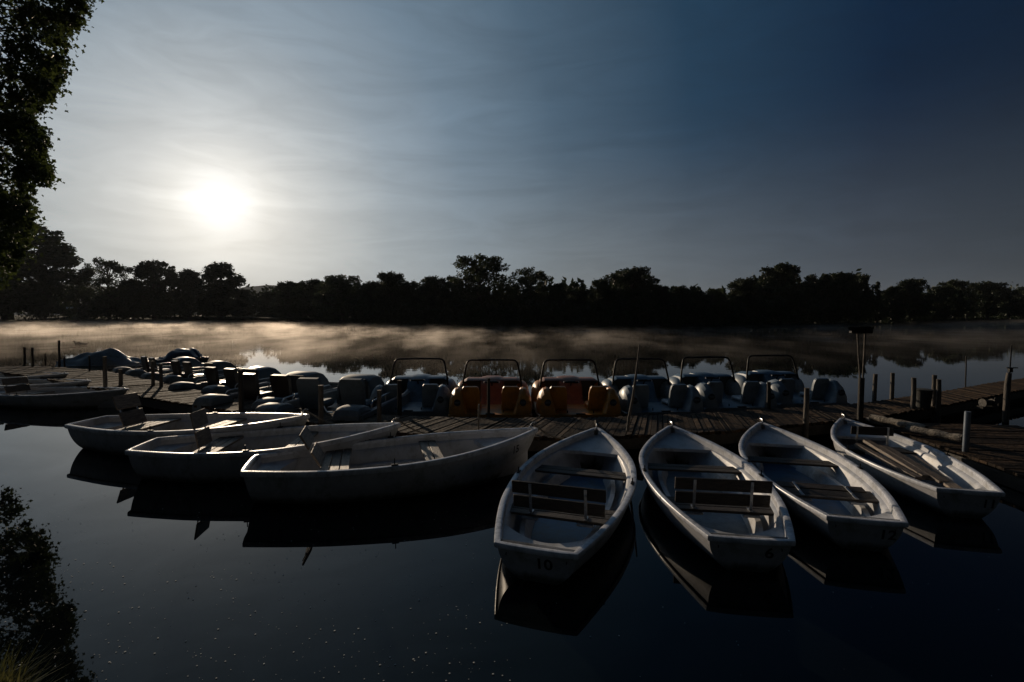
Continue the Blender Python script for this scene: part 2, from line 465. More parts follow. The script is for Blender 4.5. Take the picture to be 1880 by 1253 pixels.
def row_boat(bow, stern, label, num=None, numwhere=None, ang=14, floor='floorg', bench=.27, backsb=None, boards=2, scale=None, thw=.60, numsize=.15, width=.90, roll=0, ysc=None, bh=1.0, zs=.86, wood='woodx', sz=0):
    bow = Vector(bow); stern = Vector(stern)
    d = bow - stern; d.z = 0; Lr = d.length; rz = math.atan2(d.y, d.x)
    sc = min(1.02, max(.70, Lr / BL))
    c = Vector((bow.x, bow.y, 0)) - d.normalized() * BL * sc / 2
    root = empty('rowing_boat', (c.x, c.y, 0), rz, (sc, ysc or (.97 if sc < .9 else 1.0), zs))
    root.rotation_euler = (R(roll), 0, rz)
    tag(root, label, 'rowing boat', 'white rowing boats moored along the pier')
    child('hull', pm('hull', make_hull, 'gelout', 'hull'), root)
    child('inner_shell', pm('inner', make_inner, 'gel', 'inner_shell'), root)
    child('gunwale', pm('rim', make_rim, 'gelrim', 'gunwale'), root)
    child('floor', pm('floor' + floor, make_floor, floor, 'floor'), root)
    child('side_locker', pm('sidebox', make_side_box, 'gel', 'side_locker'), root)
    child('bow_deck', pm('bowdeck', make_bow_deck, 'gel', 'bow_deck'), root)
    child('stern_deck', pm('sterndeck', make_stern_deck, 'gel', 'stern_deck'), root)
    if thw: plank_row(thw, 2, .125, .265 + sz).build('thwart', wood, root)
    if bench: plank_row(bench, 3, .115, .245 + sz).build('bench', wood, root)
    if ang is not None: make_backrest(root, backsb or bench, ang, width=width, boards=boards, bh=bh, wood=wood)
    for sy in (-1, 1):
        m = MB(); s = .46; x = BL * (s - .5); y = hb(s) - .008; z = gun(s)
        m.tube([(x, sy * y, z), (x, sy * y, z + .075)], .007, 6)
        m.box((x, sy * y, z + .014), (.09, .04, .012), bev=.003)
        m.build('oarlock', 'black', root)
    m = MB(); z = gun(1) + .01
    m.tube([(1.93, 0, z - .01), (1.93, 0, z + .035), (1.97, 0, z + .06), (2.03, .01, z + .06)], .008, 6)
    m.ell((1.93, 0, z + .01), (.03, .022, .012), 10, 6)
    m.build('bow_cleat', 'metal', root)
    if num:
        number_mesh(num, numwhere, numsize).build('boat_number', 'blackmark', root, smooth=False)
    if numwhere and numwhere[0] == 'transom':
        for sy in (-1, 1):
            m = MB(); m.tube([(osec(0, .8).x - .004, sy * .25, .27), (osec(0, .8).x - .014, sy * .25, .268), (osec(0, .8).x - .014, sy * .25, .252), (osec(0, .8).x - .004, sy * .25, .25)], .004, 6)
            m.build('transom_hook', 'black', root)
    return root

GS, GB = .305, .455
def B(bx, by, sx, sy, k=0): return W(bx, by, GB + .13 * k), W(sx, sy, GS + .10 * k)
TR = 'transom'
b10 = row_boat(*B(1096, 785, 983, 1008), 'white rowing boat marked 10 on its transom, its slatted backrest upright', '10', (TR, -.06, .20), floor='floor', ang=8, wood='woodshade')
b6 = row_boat(*B(1233, 781, 1378, 990), 'white rowing boat marked 6 on its transom, touching the boat marked 10', '6', (TR, -.16, .21), floor='floorg', ang=8, wood='woodshade')
b12 = row_boat(*B(1398, 775, 1590, 955), 'white rowing boat marked 12 with its backrest folded flat on the bench', '12', (TR, -.20, .20), floor='floor', ang=-83, ysc=.92, wood='woodshade')
b11 = row_boat(*B(1548, 767, 1780, 902), 'white rowing boat marked 11 with loose boards lying inside it', '11', (TR, -.22, .20), floor='floor', ang=5, bench=.66, backsb=.72, boards=1, thw=None, width=.62, ysc=.86, wood='woodshade')
b15 = row_boat(*B(982, 787, 458, 852, 1), 'white rowing boat marked 15 on its bow, closest of the three side-on boats', '15', (-1, 1.62, .33), zs=1.14, sz=.055, ang=36, numsize=.13, width=.5, bh=1.35)
b13 = row_boat(*B(730, 778, 262, 817, 1), 'white rowing boat marked 13 on its bow, between the boats 7 and 15', '13', (-1, 1.55, .33), zs=1.14, sz=.055, ang=14, numsize=.13, width=.38, bh=1.35)
b7 = row_boat(*B(563, 762, 160, 773, 1), 'white rowing boat marked 7 on its bow with two tilted backrest boards showing', '7', (-1, 1.55, .33), zs=1.14, sz=.055, ang=24, numsize=.13, width=.42, bh=1.45)
bl1 = row_boat(*B(232, 713, -120, 712), 'white rowing boat cut by the left picture edge, nearest of three there', ang=15, width=.5, bh=1.3)
bl2 = row_boat(*B(163, 698, -170, 695), 'white rowing boat at the left edge, middle one of three bows side by side', ang=None)
bl3 = row_boat(*B(122, 685, -200, 682), 'farthest of the three white rowing boats at the left edge', ang=None)

# loose boards in boat 11
def boat_pt(root, x, y, z):
    m = Matrix.LocRotScale(root.location, root.rotation_euler, root.scale); return m @ Vector((x, y, z))
def board(root, a, b, w, th, label, mat='wood'):
    pa, pb = boat_pt(root, *a), boat_pt(root, *b)
    d = pb - pa; L = d.length
    o = MB().box((0, 0, 0), (L, w, th), tone=random.random(), bev=.004).build('wooden_board', mat)
    o.location = (pa + pb) / 2
    o.rotation_euler = d.to_track_quat('X', 'Z').to_euler()
    tag(o, label, 'board', 'loose boards lying in boat 11')
    return o
board(b11, (.48, .30, .33), (-1.05, .10, .22), .075, .05, 'long weathered board leaning lengthwise in boat 11, nearest the boat marked 12')
board(b11, (.62, .12, .38), (-.98, -.02, .24), .09, .04, 'long pale board lying in boat 11, second from the boat marked 12')
board(b11, (.36, -.02, .36), (-1.18, -.14, .23), .11, .035, 'wide dark board lying in boat 11, third from the boat marked 12')
board(b11, (.05, -.26, .30), (-1.50, -.16, .20), .12, .035, 'weathered board in boat 11 reaching closest to its transom')
board(b11, (-.75, .30, .17), (-.80, -.34, .19), .14, .03, 'short board lying crosswise under the long boards in boat 11')

# ------------------------------------------------------------------ pier
FRONT = [(-60, 676), (60, 690), (231, 724), (444, 757), (620, 783), (740, 795), (870, 801), (1000, 803), (1145, 800), (1330, 792), (1480, 777), (1590, 768), (1690, 752), (1790, 733), (1880, 714), (2000, 695)]
BACK = [(60, 672), (165, 677), (250, 691), (470, 740), (620, 757), (750, 764), (880, 767), (1000, 767), (1120, 766), (1300, 758), (1470, 748), (1560, 742), (1640, 733), (1740, 717), (1820, 703), (1930, 688)]
DZ = .34
FP = [W(x, y, DZ) for x, y in FRONT]; BP = [W(x, y, DZ) for x, y in BACK]
def resample(P, n):
    L = [0]
    for a, b in zip(P, P[1:]): L.append(L[-1] + (b - a).length)
    out = []
    for i in range(n):
        t = L[-1] * i / (n - 1); k = 0
        while k < len(P) - 2 and L[k + 1] < t: k += 1
        f = (t - L[k]) / (L[k + 1] - L[k]); out.append(P[k].lerp(P[k + 1], f))
    return out
def smooth_poly(P, it=2):
    for _ in range(it):
        Q = [P[0]]
        for a, b in zip(P, P[1:]): Q += [a.lerp(b, .25), a.lerp(b, .75)]
        Q.append(P[-1]); P = Q
    return P
pier = empty('pier', W(1000, 785, 0)); tag(pier, 'long curved wooden pier of weathered planks between the rowing boats and pedal boats', 'pier')
pl = pier.location.copy()
nP = 400
# per-segment planks so that they stay across the walkway
m = MB(); rnd = random.Random(3)
FPs = smooth_poly(FP); BPs = smooth_poly(BP)
Fr = resample(FPs, nP + 1); Br = resample(BPs, nP + 1)
for i in range(nP):
    a, b, c, d = Fr[i], Fr[i + 1], Br[i + 1], Br[i]
    g = .03 + rnd.random() * .05; e = rnd.uniform(-.03, .05); e2 = rnd.uniform(-.03, .04)
    a2, b2 = a.lerp(b, g), b.lerp(a, g); d2, c2 = d.lerp(c, g), c.lerp(d, g)
    u = (a - d).normalized()
    a2 = a2 + u * e; b2 = b2 + u * e; c2 = c2 - u * e2; d2 = d2 - u * e2
    dz = rnd.uniform(-.006, .006); tl = rnd.uniform(-.006, .006)
    Z = Vector((0, 0, 1))
    top = [p - pl + Z * (dz + t_) for p, t_ in ((a2, tl), (b2, -tl), (c2, -tl), (d2, tl))]
    bot = [p - Z * .045 for p in top]
    m.add(top + bot, [(0, 1, 2, 3), (7, 6, 5, 4), (0, 4, 5, 1), (1, 5, 6, 2), (2, 6, 7, 3), (3, 7, 4, 0)], rnd.random())
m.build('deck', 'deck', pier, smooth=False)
def beam_along(P, inset, z, w, h, name, mat, sign):
    Q = resample(P, 60); m = MB()
    vs = []; fs = []
    for i, p in enumerate(Q):
        t = (Q[min(i + 1, 59)] - Q[max(i - 1, 0)]).normalized(); n = Vector((-t.y, t.x, 0)) * sign
        c = p - pl + n * inset
        for (a, b) in ((-w / 2, -h / 2), (w / 2, -h / 2), (w / 2, h / 2), (-w / 2, h / 2)):
            vs.append(Vector((c.x + n.x * a, c.y + n.y * a, z + b)))
    for i in range(59):
        for k in range(4):
            k2 = (k + 1) % 4; fs.append((i * 4 + k, i * 4 + k2, i * 4 + 4 + k2, i * 4 + 4 + k))
    fs += [(0, 1, 2, 3), (236, 239, 238, 237)]
    m.add(vs, fs); return m.build(name, mat, pier, smooth=False)
beam_along(FPs, .08, DZ - .145, .09, .16, 'edge_beam', 'beam', 1)
beam_along(BPs, .08, DZ - .145, .09, .16, 'edge_beam', 'beam', -1)
Q = resample(FPs, 22); Qb = resample(BPs, 22)
for a, b in zip(Q, Qb):
    for p, q in ((a.lerp(b, .12), 0), (a.lerp(b, .88), 1)):
        m = MB(); pp = p - pl
        m.tube([(pp.x, pp.y, -.5), (pp.x, pp.y, DZ - .075)], .07, 10); m.build('pile', 'beam', pier)

# ------------------------------------------------------------------ posts
def post(px, ytop, pyb, r, label, base_h=DZ, mat='post', lean=0, name='mooring_post', cat='post', group='wooden posts along the pier', sub=.6):
    p = W(px, pyb, base_h); top = WY(px + lean, ytop, p.y)
    m = MB(); n = 7
    pts = []; rs = []
    rn = random.Random(int(px))
    for i in range(n):
        f = i / (n - 1)
        pts.append(Vector(((top.x - p.x) * f + rn.uniform(-.004, .004), rn.uniform(-.004, .004), -base_h - sub + (top.z + sub) * f)))
        rs.append(r * .8 * (1.05 - .1 * f) * rn.uniform(.96, 1.04))
    # foot sub metres below the water line
    pts.append(pts[-1] + Vector((0, 0, .012))); rs.append(r * .8)
    m.tube(pts, rs, 12)
    o = m.build(name, mat); o.location = p - Vector((0, 0, 0)) ; o.location.z = base_h
    for v in o.data.vertices: v.co.z -= 0
    tag(o, label, cat, group); return o
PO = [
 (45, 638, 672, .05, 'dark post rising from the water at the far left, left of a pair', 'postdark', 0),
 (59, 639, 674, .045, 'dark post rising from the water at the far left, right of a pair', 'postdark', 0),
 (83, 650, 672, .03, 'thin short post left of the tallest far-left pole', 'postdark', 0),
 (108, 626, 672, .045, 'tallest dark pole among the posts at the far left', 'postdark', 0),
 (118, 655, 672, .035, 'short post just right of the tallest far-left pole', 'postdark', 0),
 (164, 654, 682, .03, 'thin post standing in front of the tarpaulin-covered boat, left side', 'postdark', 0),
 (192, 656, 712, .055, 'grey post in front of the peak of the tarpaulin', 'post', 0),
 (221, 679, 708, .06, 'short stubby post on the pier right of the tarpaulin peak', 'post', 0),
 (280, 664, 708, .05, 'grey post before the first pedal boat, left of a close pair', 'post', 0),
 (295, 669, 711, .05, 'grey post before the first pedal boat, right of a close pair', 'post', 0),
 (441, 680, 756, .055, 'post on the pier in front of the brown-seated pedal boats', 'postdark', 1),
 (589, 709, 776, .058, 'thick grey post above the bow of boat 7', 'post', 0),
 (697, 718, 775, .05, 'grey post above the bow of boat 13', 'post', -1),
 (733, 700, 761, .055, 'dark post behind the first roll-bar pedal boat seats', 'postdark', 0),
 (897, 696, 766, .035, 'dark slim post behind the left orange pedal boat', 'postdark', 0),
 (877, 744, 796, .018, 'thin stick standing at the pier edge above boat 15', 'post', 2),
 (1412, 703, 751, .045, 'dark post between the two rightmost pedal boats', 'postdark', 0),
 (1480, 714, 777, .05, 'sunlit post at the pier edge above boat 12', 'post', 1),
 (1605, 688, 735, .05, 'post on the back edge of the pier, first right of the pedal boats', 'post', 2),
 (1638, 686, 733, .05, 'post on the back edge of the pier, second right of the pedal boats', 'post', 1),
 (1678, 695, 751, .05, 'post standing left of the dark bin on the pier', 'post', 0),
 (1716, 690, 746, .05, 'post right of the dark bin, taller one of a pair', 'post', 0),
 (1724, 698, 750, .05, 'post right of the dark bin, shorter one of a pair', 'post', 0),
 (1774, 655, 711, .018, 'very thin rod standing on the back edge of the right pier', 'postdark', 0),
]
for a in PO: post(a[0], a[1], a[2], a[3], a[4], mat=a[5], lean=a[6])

# leaning pole
def pole(p0, p1, r0, r1, name, label, cat, mat, group=None, seg=6, wob=.01):
    p0, p1 = Vector(p0), Vector(p1); m = MB(); rn = random.Random(4)
    m.tube([(p1 - p0) * (i / seg) + Vector((rn.uniform(-wob, wob), rn.uniform(-wob, wob), 0)) for i in range(seg + 1)], [r0 + (r1 - r0) * i / seg for i in range(seg + 1)], 10)
    o = m.build(name, mat); o.location = p0; tag(o, label, cat, group); return o
pa = W(1147, 797, .30); pb = WY(1175, 632, pa.y + .1)
pole(pa - Vector((0, 0, .3)), pb, .026, .012, 'mooring_pole', 'long thin leaning pole at the pier edge between boats 10 and 6', 'pole', 'post')
# broom on a post
bp = W(1579, 770, DZ)
bq = WY(1580, 612, bp.y)
br = empty('broom', (bp.x, bp.y, 0)); tag(br, 'upturned wide black-bristled broom held against a dark post', 'broom')
H = bq.z
MB().tube([(0, 0, .1), (0, 0, 1.05)], .045, 12).build('socket', 'postdark', br)
q = MB(); q.tube([(-.0, 0, .75), (-.10, .0, H)], .014, 8); q.tube([(.02, 0, .75), (.03, 0, H)], .014, 8); q.build('handle', 'post', br)
hd = MB(); hd.box((-.04, 0, H + .02), (.36, .08, .05), bev=.01); h_ = hd.build('head', 'black', br)
bs = MB(); rn = random.Random(8)
for i in range(420):
    x = -.04 + rn.uniform(-.17, .17); y = rn.uniform(-.04, .04)
    bs.tube([(x, y, H + .04), (x + (x + .04) * .05 + rn.uniform(-.008, .008), y * 1.2, H + .10 + rn.uniform(-.012, .012))], .006, 4)
bs.build('bristles', 'bristle', br)

# bin
c = W(1694, 749, DZ); 
bn = empty('waste_bin', c, 0, .74); tag(bn, 'dark round bin standing on the pier between three posts', 'bin')
q = MB(); q.tube([(0, 0, 0), (0, 0, .2), (0, 0, .46)], [.15, .17, .19], 20); q.build('body', 'bin', bn)
q = MB(); q.tube([(0, 0, .465), (0, 0, .485)], [.215, .215], 20); q.tube([(0, 0, .485), (0, 0, .5)], [.20, .12], 20); q.build('lid', 'bin', bn)

# ------------------------------------------------------------------ right landing stage
rl = empty('landing_stage', (7.5, 6.5, 0)); tag(rl, 'low dark landing stage of worn boards beside boat 11', 'landing stage')
o0 = rl.location
m = MB(); rnd = random.Random(5)
A0 = W(1600, 775, .22); A1 = W(1900, 880, .22); C0 = W(1760, 742, .22)
dirA = (A1 - A0); dirA.z = 0; LA = dirA.length; dirA.normalize()
nrm = Vector((-dirA.y, dirA.x, 0))
if nrm.x < 0: nrm = -nrm
for i in range(36):
    t0 = LA * 1.5 * i / 36; t1 = LA * 1.5 * (i + .9) / 36
    wd = 2.3 + rnd.uniform(-.03, .03)
    ps = [A0 + dirA * t0, A0 + dirA * t1, A0 + dirA * t1 + nrm * wd, A0 + dirA * t0 + nrm * wd]
    z = rnd.uniform(-.006, .006)
    top = [p - o0 + Vector((0, 0, z)) for p in ps]; bot = [p - Vector((0, 0, .04)) for p in top]
    m.add(top + bot, [(0, 1, 2, 3), (7, 6, 5, 4), (0, 4, 5, 1), (1, 5, 6, 2), (2, 6, 7, 3), (3, 7, 4, 0)], rnd.random())
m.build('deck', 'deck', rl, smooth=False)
for off, nm in ((.06, 0), (1.1, 1), (2.2, 2)):
    p = A0 + nrm * off - o0; q2 = p + dirA * LA * 1.5
    mid = (p + q2) / 2; ang = math.atan2(dirA.y, dirA.x)
    MB().box((mid.x, mid.y, .09), (LA * 1.5, .12, .16), rot=Matrix.Rotation(ang, 4, 'Z')).build('edge_beam', 'beam', rl, smooth=False)
for t in (.1, .5, .95):
    for off in (.15, 2.1):
        p = A0 + nrm * off + dirA * LA * 1.4 * t - o0
        MB().tube([(p.x, p.y, -.5), (p.x, p.y, .02)], .07, 10).build('pile', 'beam', rl)
# logs lying on its edge
def log(pa, pb, r, label, seed):
    rn = random.Random(seed); m = MB(); n = 14; pts = []; rs = []
    for i in range(n):
        f = i / (n - 1); pts.append((pb - pa) * f + Vector((0, 0, rn.uniform(-.006, .006)))); rs.append(r * rn.uniform(.86, 1.1))
    m.tube(pts, rs, 14); o = m.build('log', 'birch'); o.location = pa; tag(o, label, 'log', 'peeling logs along the landing stage edge'); return o
log(W(1600, 767, .36), W(1700, 787, .36), .06, 'peeling pale log end to end with another, nearer the broom', 1)
log(W(1664, 787, .32), W(1768, 806, .32), .06, 'peeling pale log reaching the metal pipe beside boat 11', 2)
pole(W(1590, 771, .30), W(1672, 786, .30), .05, .05, 'log', 'thin stripped log lying at the foot of the broom post', 'log', 'birch', 'peeling logs along the landing stage edge')
# metal pipe
pp = W(1771, 838, .15); pt = WY(1777, 756, pp.y)
mp_ = empty('metal_pipe', (pp.x, pp.y, 0)); tag(mp_, 'bare blue-grey metal pipe upright between boat 11 and the landing stage', 'pipe')
q = MB(); q.tube([(0, 0, -.4), (pt.x - pp.x, 0, pt.z)], .036, 16); q.build('pipe', 'pipe', mp_)
# post with valve at the right edge
pp = W(1847, 757, .2); pt = WY(1850, 685, pp.y)
vp = empty('pump_post', (pp.x, pp.y, 0)); tag(vp, 'stained post with clamp and thin rod rising at the right edge', 'post')
q = MB(); q.tube([(0, 0, -.4), (0, 0, .75), (.02, 0, pt.z)], [.055, .05, .042], 12); q.build('post', 'post', vp)
q = MB(); q.box((.04, 0, pt.z + .06), (.07, .06, .10), bev=.01); q.box((.07, 0, pt.z + .10), (.22, .02, .02)); q.build('clamp', 'black', vp)
q = MB(); q.tube([(.03, 0, pt.z), (.04, 0, pt.z + .55)], .011, 8); q.build('rod', 'black', vp)
# pile of scrap on the stage
pp = W(1812, 752, .24)
sp = empty('winch', pp, 0, .65); tag(sp, 'rusty hand winch on a wooden block on the landing stage', 'winch')
q = MB(); q.box((0, 0, .05), (.45, .22, .1), bev=.01); q.build('block', 'postdark', sp)
q = MB(); q.tube([(-.14, 0, .2), (.14, 0, .2)], .09, 14); q.tube([(-.15, 0, .2), (-.13, 0, .2)], .13, 14); q.tube([(.13, 0, .2), (.15, 0, .2)], .13, 14); q.build('drum', 'beam', sp)
q = MB(); q.tube([(.15, 0, .2), (.2, 0, .2), (.26, .02, .36), (.34, .02, .37)], .014, 8); q.build('handle', 'black', sp)

# ------------------------------------------------------------------ pedal boats with roll bars
def pod_mesh(sd):
    m = MB()
    # (x, top z, outer y, inner base y)
    prof = [(-.02, .22, .72, .50), (.0, .34, .75, .47), (.04, .48, .78, .44), (.12, .60, .80, .43), (.24, .68, .81, .44), (.38, .70, .81, .47), (.52, .66, .81, .50), (.66, .57, .81, .54), (.80, .45, .80, .57), (.95, .32, .78, .60), (1.05, .23, .76, .62)]
    zb = .17
    def fn(u, v):
        x, zt, yo, yi = prof[int(round(u * (len(prof) - 1)))]
        h = zt - zb
        sec = [(yo, 0), (yo + .005, .3), (yo - .01, .6), (yo - .05, .83), (yo - .11, .96), (yo - .17, 1.0), (yo - .215, .97), (yo - .24, .90), ((yo - .24) * .5 + yi * .5, .45), (yi, 0)]
        y, k = sec[int(round(v * 9))]
        return (x, sd * y, zb + h * k)
    m.grid(fn, len(prof), 10)
    x, zt, yo, yi = prof[0]
    m.add([fn(0, k / 9) for k in range(10)], [tuple(range(10))])
    return m
def phull():
    m = MB()
    def fn(u, v):
        x = -.05 + 2.65 * u
        tap = 1 - .22 * sstep(.75, 1, u) ** 1.5 - .03 * (1 - sstep(0, .05, u))
        w = .80 * tap
        rise = .12 * sstep(.7, 1, u)
        sec = [(0, -.16 + rise), (.6, -.16 + rise), (.92, -.10 + rise), (1.0, .05 + rise * .5), (1.02, .17), (1.02, .20), (.98, .22), (0, .225)]
        k = v * 14
        k = int(round(k))
        if k <= 7: a, z = sec[k]
        else: a, z = sec[14 - k]; a = -a
        return (x, a * w, z)
    m.grid(fn, 26, 15)
    for u in (0, 1): m.add([fn(u, k / 14) for k in range(15)], [tuple(range(15))])
    return m
def pseat(sd):
    m = MB()
    # back: chamfered plate, pan
    rot = Matrix.Translation((.42, sd * .40, .24)) @ Matrix.Rotation(R(-12), 4, 'Y')
    w, h = .185, .48
    poly = [(-w, 0), (w, 0), (w * .98, h * .72), (w * .86, h * .93), (w * .72, h), (-w * .72, h), (-w * .86, h * .93), (-w * .98, h * .72)]
    m.prism(poly, 0, -.03, .03, mat=rot)
    m.box((.62, sd * .40, .30), (.42, .38, .08), bev=.03)
    m.box((.80, sd * .40, .25), (.06, .38, .10), bev=.02)
    return m
def pconsole():
    m = MB()
    prof = [(1.00, .22), (1.10, .30), (1.25, .47), (1.42, .64), (1.55, .70), (1.72, .73), (1.95, .725), (2.2, .66)]
    def fn(u, v):
        x, z = prof[int(round(u * 7))]
        sec = [(-.27, 0), (-.265, .75), (-.24, .95), (-.12, 1.0), (.12, 1.0), (.24, .95), (.265, .75), (.27, 0)]
        y, k = sec[int(round(v * 7))]
        f = 1.0 if x > 1.3 else .9
        return (x, y * f, .222 + (z - .222) * k)
    m.grid(fn, 8, 8)
    return m
def phood():
    m = MB()
    prof = [(1.50, .67), (1.56, .695), (1.7, .705), (1.95, .69), (2.2, .63), (2.4, .52), (2.54, .36), (2.58, .22)]
    def fn(u, v):
        x, z = prof[int(round(u * 7))]
        w = .66 - .12 * sstep(2.0, 2.6, x)
        sec = [(-1, 0), (-1, .7), (-.97, .9), (-.85, 1), (.85, 1), (.97, .9), (1, .7), (1, 0)]
        y, k = sec[int(round(v * 7))]
        return (x, y * w, .20 + (z - .20) * k)
    m.grid(fn, 8, 8)
    # lip
    return m
def pfront(sd):
    m = MB(); m.ell((1.85, sd * .66, .22), (.52, .19, .40), 20, 12, e=.85); return m
def pbar():
    pts = [(1.50, -.66, .52), (1.54, -.64, .68), (1.60, -.585, .98), (1.62, -.56, 1.06), (1.625, -.52, 1.10), (1.625, -.45, 1.115), (1.625, 0, 1.12), (1.625, .45, 1.115), (1.625, .52, 1.10), (1.62, .56, 1.06), (1.60, .585, .98), (1.54, .64, .68), (1.50, .66, .52)]
    m = MB(); m.tube(pts, .021, 10); return m
def make_pedal(col, con, label, loc, rz):
    root = empty('pedal_boat', loc, rz); tag(root, label, 'pedal boat', 'pedal boats with black roll bars along the pier')
    def part(nm, key, fn, mat, par=root):
        return child(nm, pm(key + mat, fn, mat, nm), par)
    part('hull', 'ph', phull, col)
    for sd in (1, -1):
        p = part('stern_pod', 'pod%d' % sd, lambda sd=sd: pod_mesh(sd), col)
        def stick(sd=sd):
            m = MB(); n = 18
            vs = [(.0, 0, 0)] + [(0, .062 * math.cos(2 * PI * k / n), .062 * math.sin(2 * PI * k / n)) for k in range(n)]
            fs = [(0, k + 1, (k + 1) % n + 1) for k in range(n)]
            # domed roundel that follows the sloping tail of the pod
            rot = Matrix.Translation((-.0 + .012, sd * .63, .44)) @ Matrix.Rotation(R(21), 4, 'Y')
            m.add([(x - .03, y, z) for x, y, z in vs], fs, mat=rot)
            m.add([(x - .005, y, z) for x, y, z in vs], fs, mat=rot)
            for k in range(n):
                a, b = vs[k + 1], vs[(k + 1) % n + 1]
                m.add([(a[0] - .03, a[1], a[2]), (b[0] - .03, b[1], b[2]), (b[0] + .03, b[1], b[2]), (a[0] + .03, a[1], a[2])], [(0, 1, 2, 3)], mat=rot)
            return m
        child('roundel', pm('stick%d' % sd, stick, 'blackmark', 'roundel'), p)
        def bar(sd=sd):
            m = MB(); rot = Matrix.Translation((.012, sd * .63, .44)) @ Matrix.Rotation(R(21), 4, 'Y')
            m.box((-.032, 0, .006), (.004, .10, .007), mat=rot); m.box((-.032, 0, -.016), (.004, .08, .005), mat=rot); return m
        child('roundel_stripe', pm('stickbar%d' % sd, bar, 'pgrey', 'roundel_stripe'), p)
        part('seat', 'seat%d' % sd, lambda sd=sd: pseat(sd), con if con == 'porange' else col)
        part('front_fender', 'ff%d' % sd, lambda sd=sd: pfront(sd), col)
    part('console', 'con', pconsole, con)
    part('hood', 'hood', phood, con)
    for sd in (1, -1):
        part('footwell_shade', 'well%d' % sd, lambda sd=sd: MB().box((1.66, sd * .455, .44), (.02, .36, .42)), 'inner')  # thin dark panel painting the shade under the hood
    def handle():
        m = MB(); m.tube([(1.38, 0, .56), (1.28, 0, .66)], .014, 8); m.tube([(1.28, -.15, .66), (1.28, .15, .66)], .016, 8)
        m.box((1.45, 0, .655), (.10, .22, .03), bev=.008); return m
    hn = part('steering_handle', 'hand', handle, 'black')
    def grips():
        m = MB()
        for sd in (1, -1): m.ell((1.28, sd * .16, .66), (.02, .016, .02), 8, 6)
        return m
    child('grip_end', pm('grips', grips, 'gel', 'grip_end'), hn)
    part('roll_bar', 'bar', pbar, 'black')
    def cleat():
        m = MB(); m.box((-.02, .0, .235), (.05, .18, .02), bev=.005); m.tube([(.02, -.25, .24), (.02, -.25, .29)], .01, 6); m.tube([(.02, .25, .24), (.02, .25, .29)], .01, 6); return m
    part('cleat', 'cl', cleat, 'black')
    return root
PB = [(750, 757, 'pgrey', 'pblue', 1, 'grey-blue roll-bar pedal boat, leftmost of those with roll bars, left of the orange pair'),
      (900, 763, 'porange', 'pored', 0, 'orange pedal boat, left one of the two orange ones'),
      (1066, 763, 'porange', 'pored', 0, 'orange pedal boat, right one of the two orange ones'),
      (1222, 758, 'pgrey', 'pblue', 0, 'grey pedal boat with roll bar just right of the orange pair'),
      (1361, 750, 'pgrey', 'pblue', 0, 'grey pedal boat with roll bar, second from the right end of the row'),
      (1494, 742, 'pgrey', 'pblue', 0, 'rightmost grey pedal boat, its cupped stern pod standing clear over water')]
for px, py, c1, c2, _, lab in PB:
    p = W(px, py, .2); a = math.atan2(1, .02)
    a = PI / 2 + (R(3) if px < 800 else (R(3) if px > 1150 else R(1)))
    make_pedal(c1, c2, lab, (p.x, p.y, 0), a)

# ------------------------------------------------------------------ flat pedal boats at left
def qhull():
    m = MB()
    def w(x): return .83 - .16 * sstep(1.7, 2.6, x)
    for sd in (1, -1):
        def side(u, v, sd=sd):
            x = .02 + 2.5 * u; o = w(x); zb = -.14 + .12 * sstep(1.9, 2.6, x); zt = .345 + .02 * u
            sec = [(o - .30, zb), (o - .06, zb), (o, zb + .08), (o + .015, .20), (o + .015, zt), (o - .07, zt), (o - .08, .19), (o - .30, .18)]
            y, z = sec[int(round(v * 7))]; return (x, sd * y, z)
        m.grid(side, 20, 8)
        for u in (0, 1): m.add([side(u, k / 7) for k in range(8)], [tuple(range(8))])
    m.grid(lambda u, v: (.0 + 2.5 * u, (1 - 2 * v) * (w(2.5 * u) - .07), .17 + .015 * (1 - (1 - 2 * v) ** 2)), 12, 9)
    m.grid(lambda u, v: [(2.50, 0, .36), (2.57, 0, .36), (2.56, 0, .05), (2.50, 0, -.02)][int(round(v * 3))][0:1] + ((1 - 2 * u) * .68,) + ([.36, .36, .05, -.02][int(round(v * 3))],), 7, 4)
    m.prism([(-.78, -.12), (.78, -.12), (.80, .17), (-.80, .17)], 0, -.01, .06)
    return m
def qpod(sd):
    m = MB()
    prof = [(-.05, .24), (-.04, .35), (.0, .42), (.07, .455), (.22, .46), (.36, .43), (.44, .36), (.48, .24)]
    def fn(u, v):
        x, z = prof[int(round(u * 7))]
        sec = [(.82, 0), (.82, .75), (.79, .93), (.72, 1), (.52, 1), (.45, .93), (.42, .75), (.42, 0)]
        y, k = sec[int(round(v * 7))]
        return (x, sd * y, .16 + (z - .16) * k)
    m.grid(fn, 8, 8); m.add([fn(0, k / 7) for k in range(8)], [tuple(range(8))]); return m
def qseat(sd):
    m = MB()
    prof = [(-.17, 0), (.17, 0), (.20, .42), (.19, .49), (.16, .52), (-.16, .52), (-.19, .49), (-.20, .42)]
    rot = Matrix.Translation((.78, sd * .36, .26)) @ Matrix.Rotation(R(-10), 4, 'Y')
    m.prism(prof, 0, -.04, .035, mat=rot)
    m.box((.98, sd * .36, .32), (.40, .36, .12), bev=.04)
    m.box((.90, sd * .36, .25), (.25, .26, .10), bev=.02)
    return m
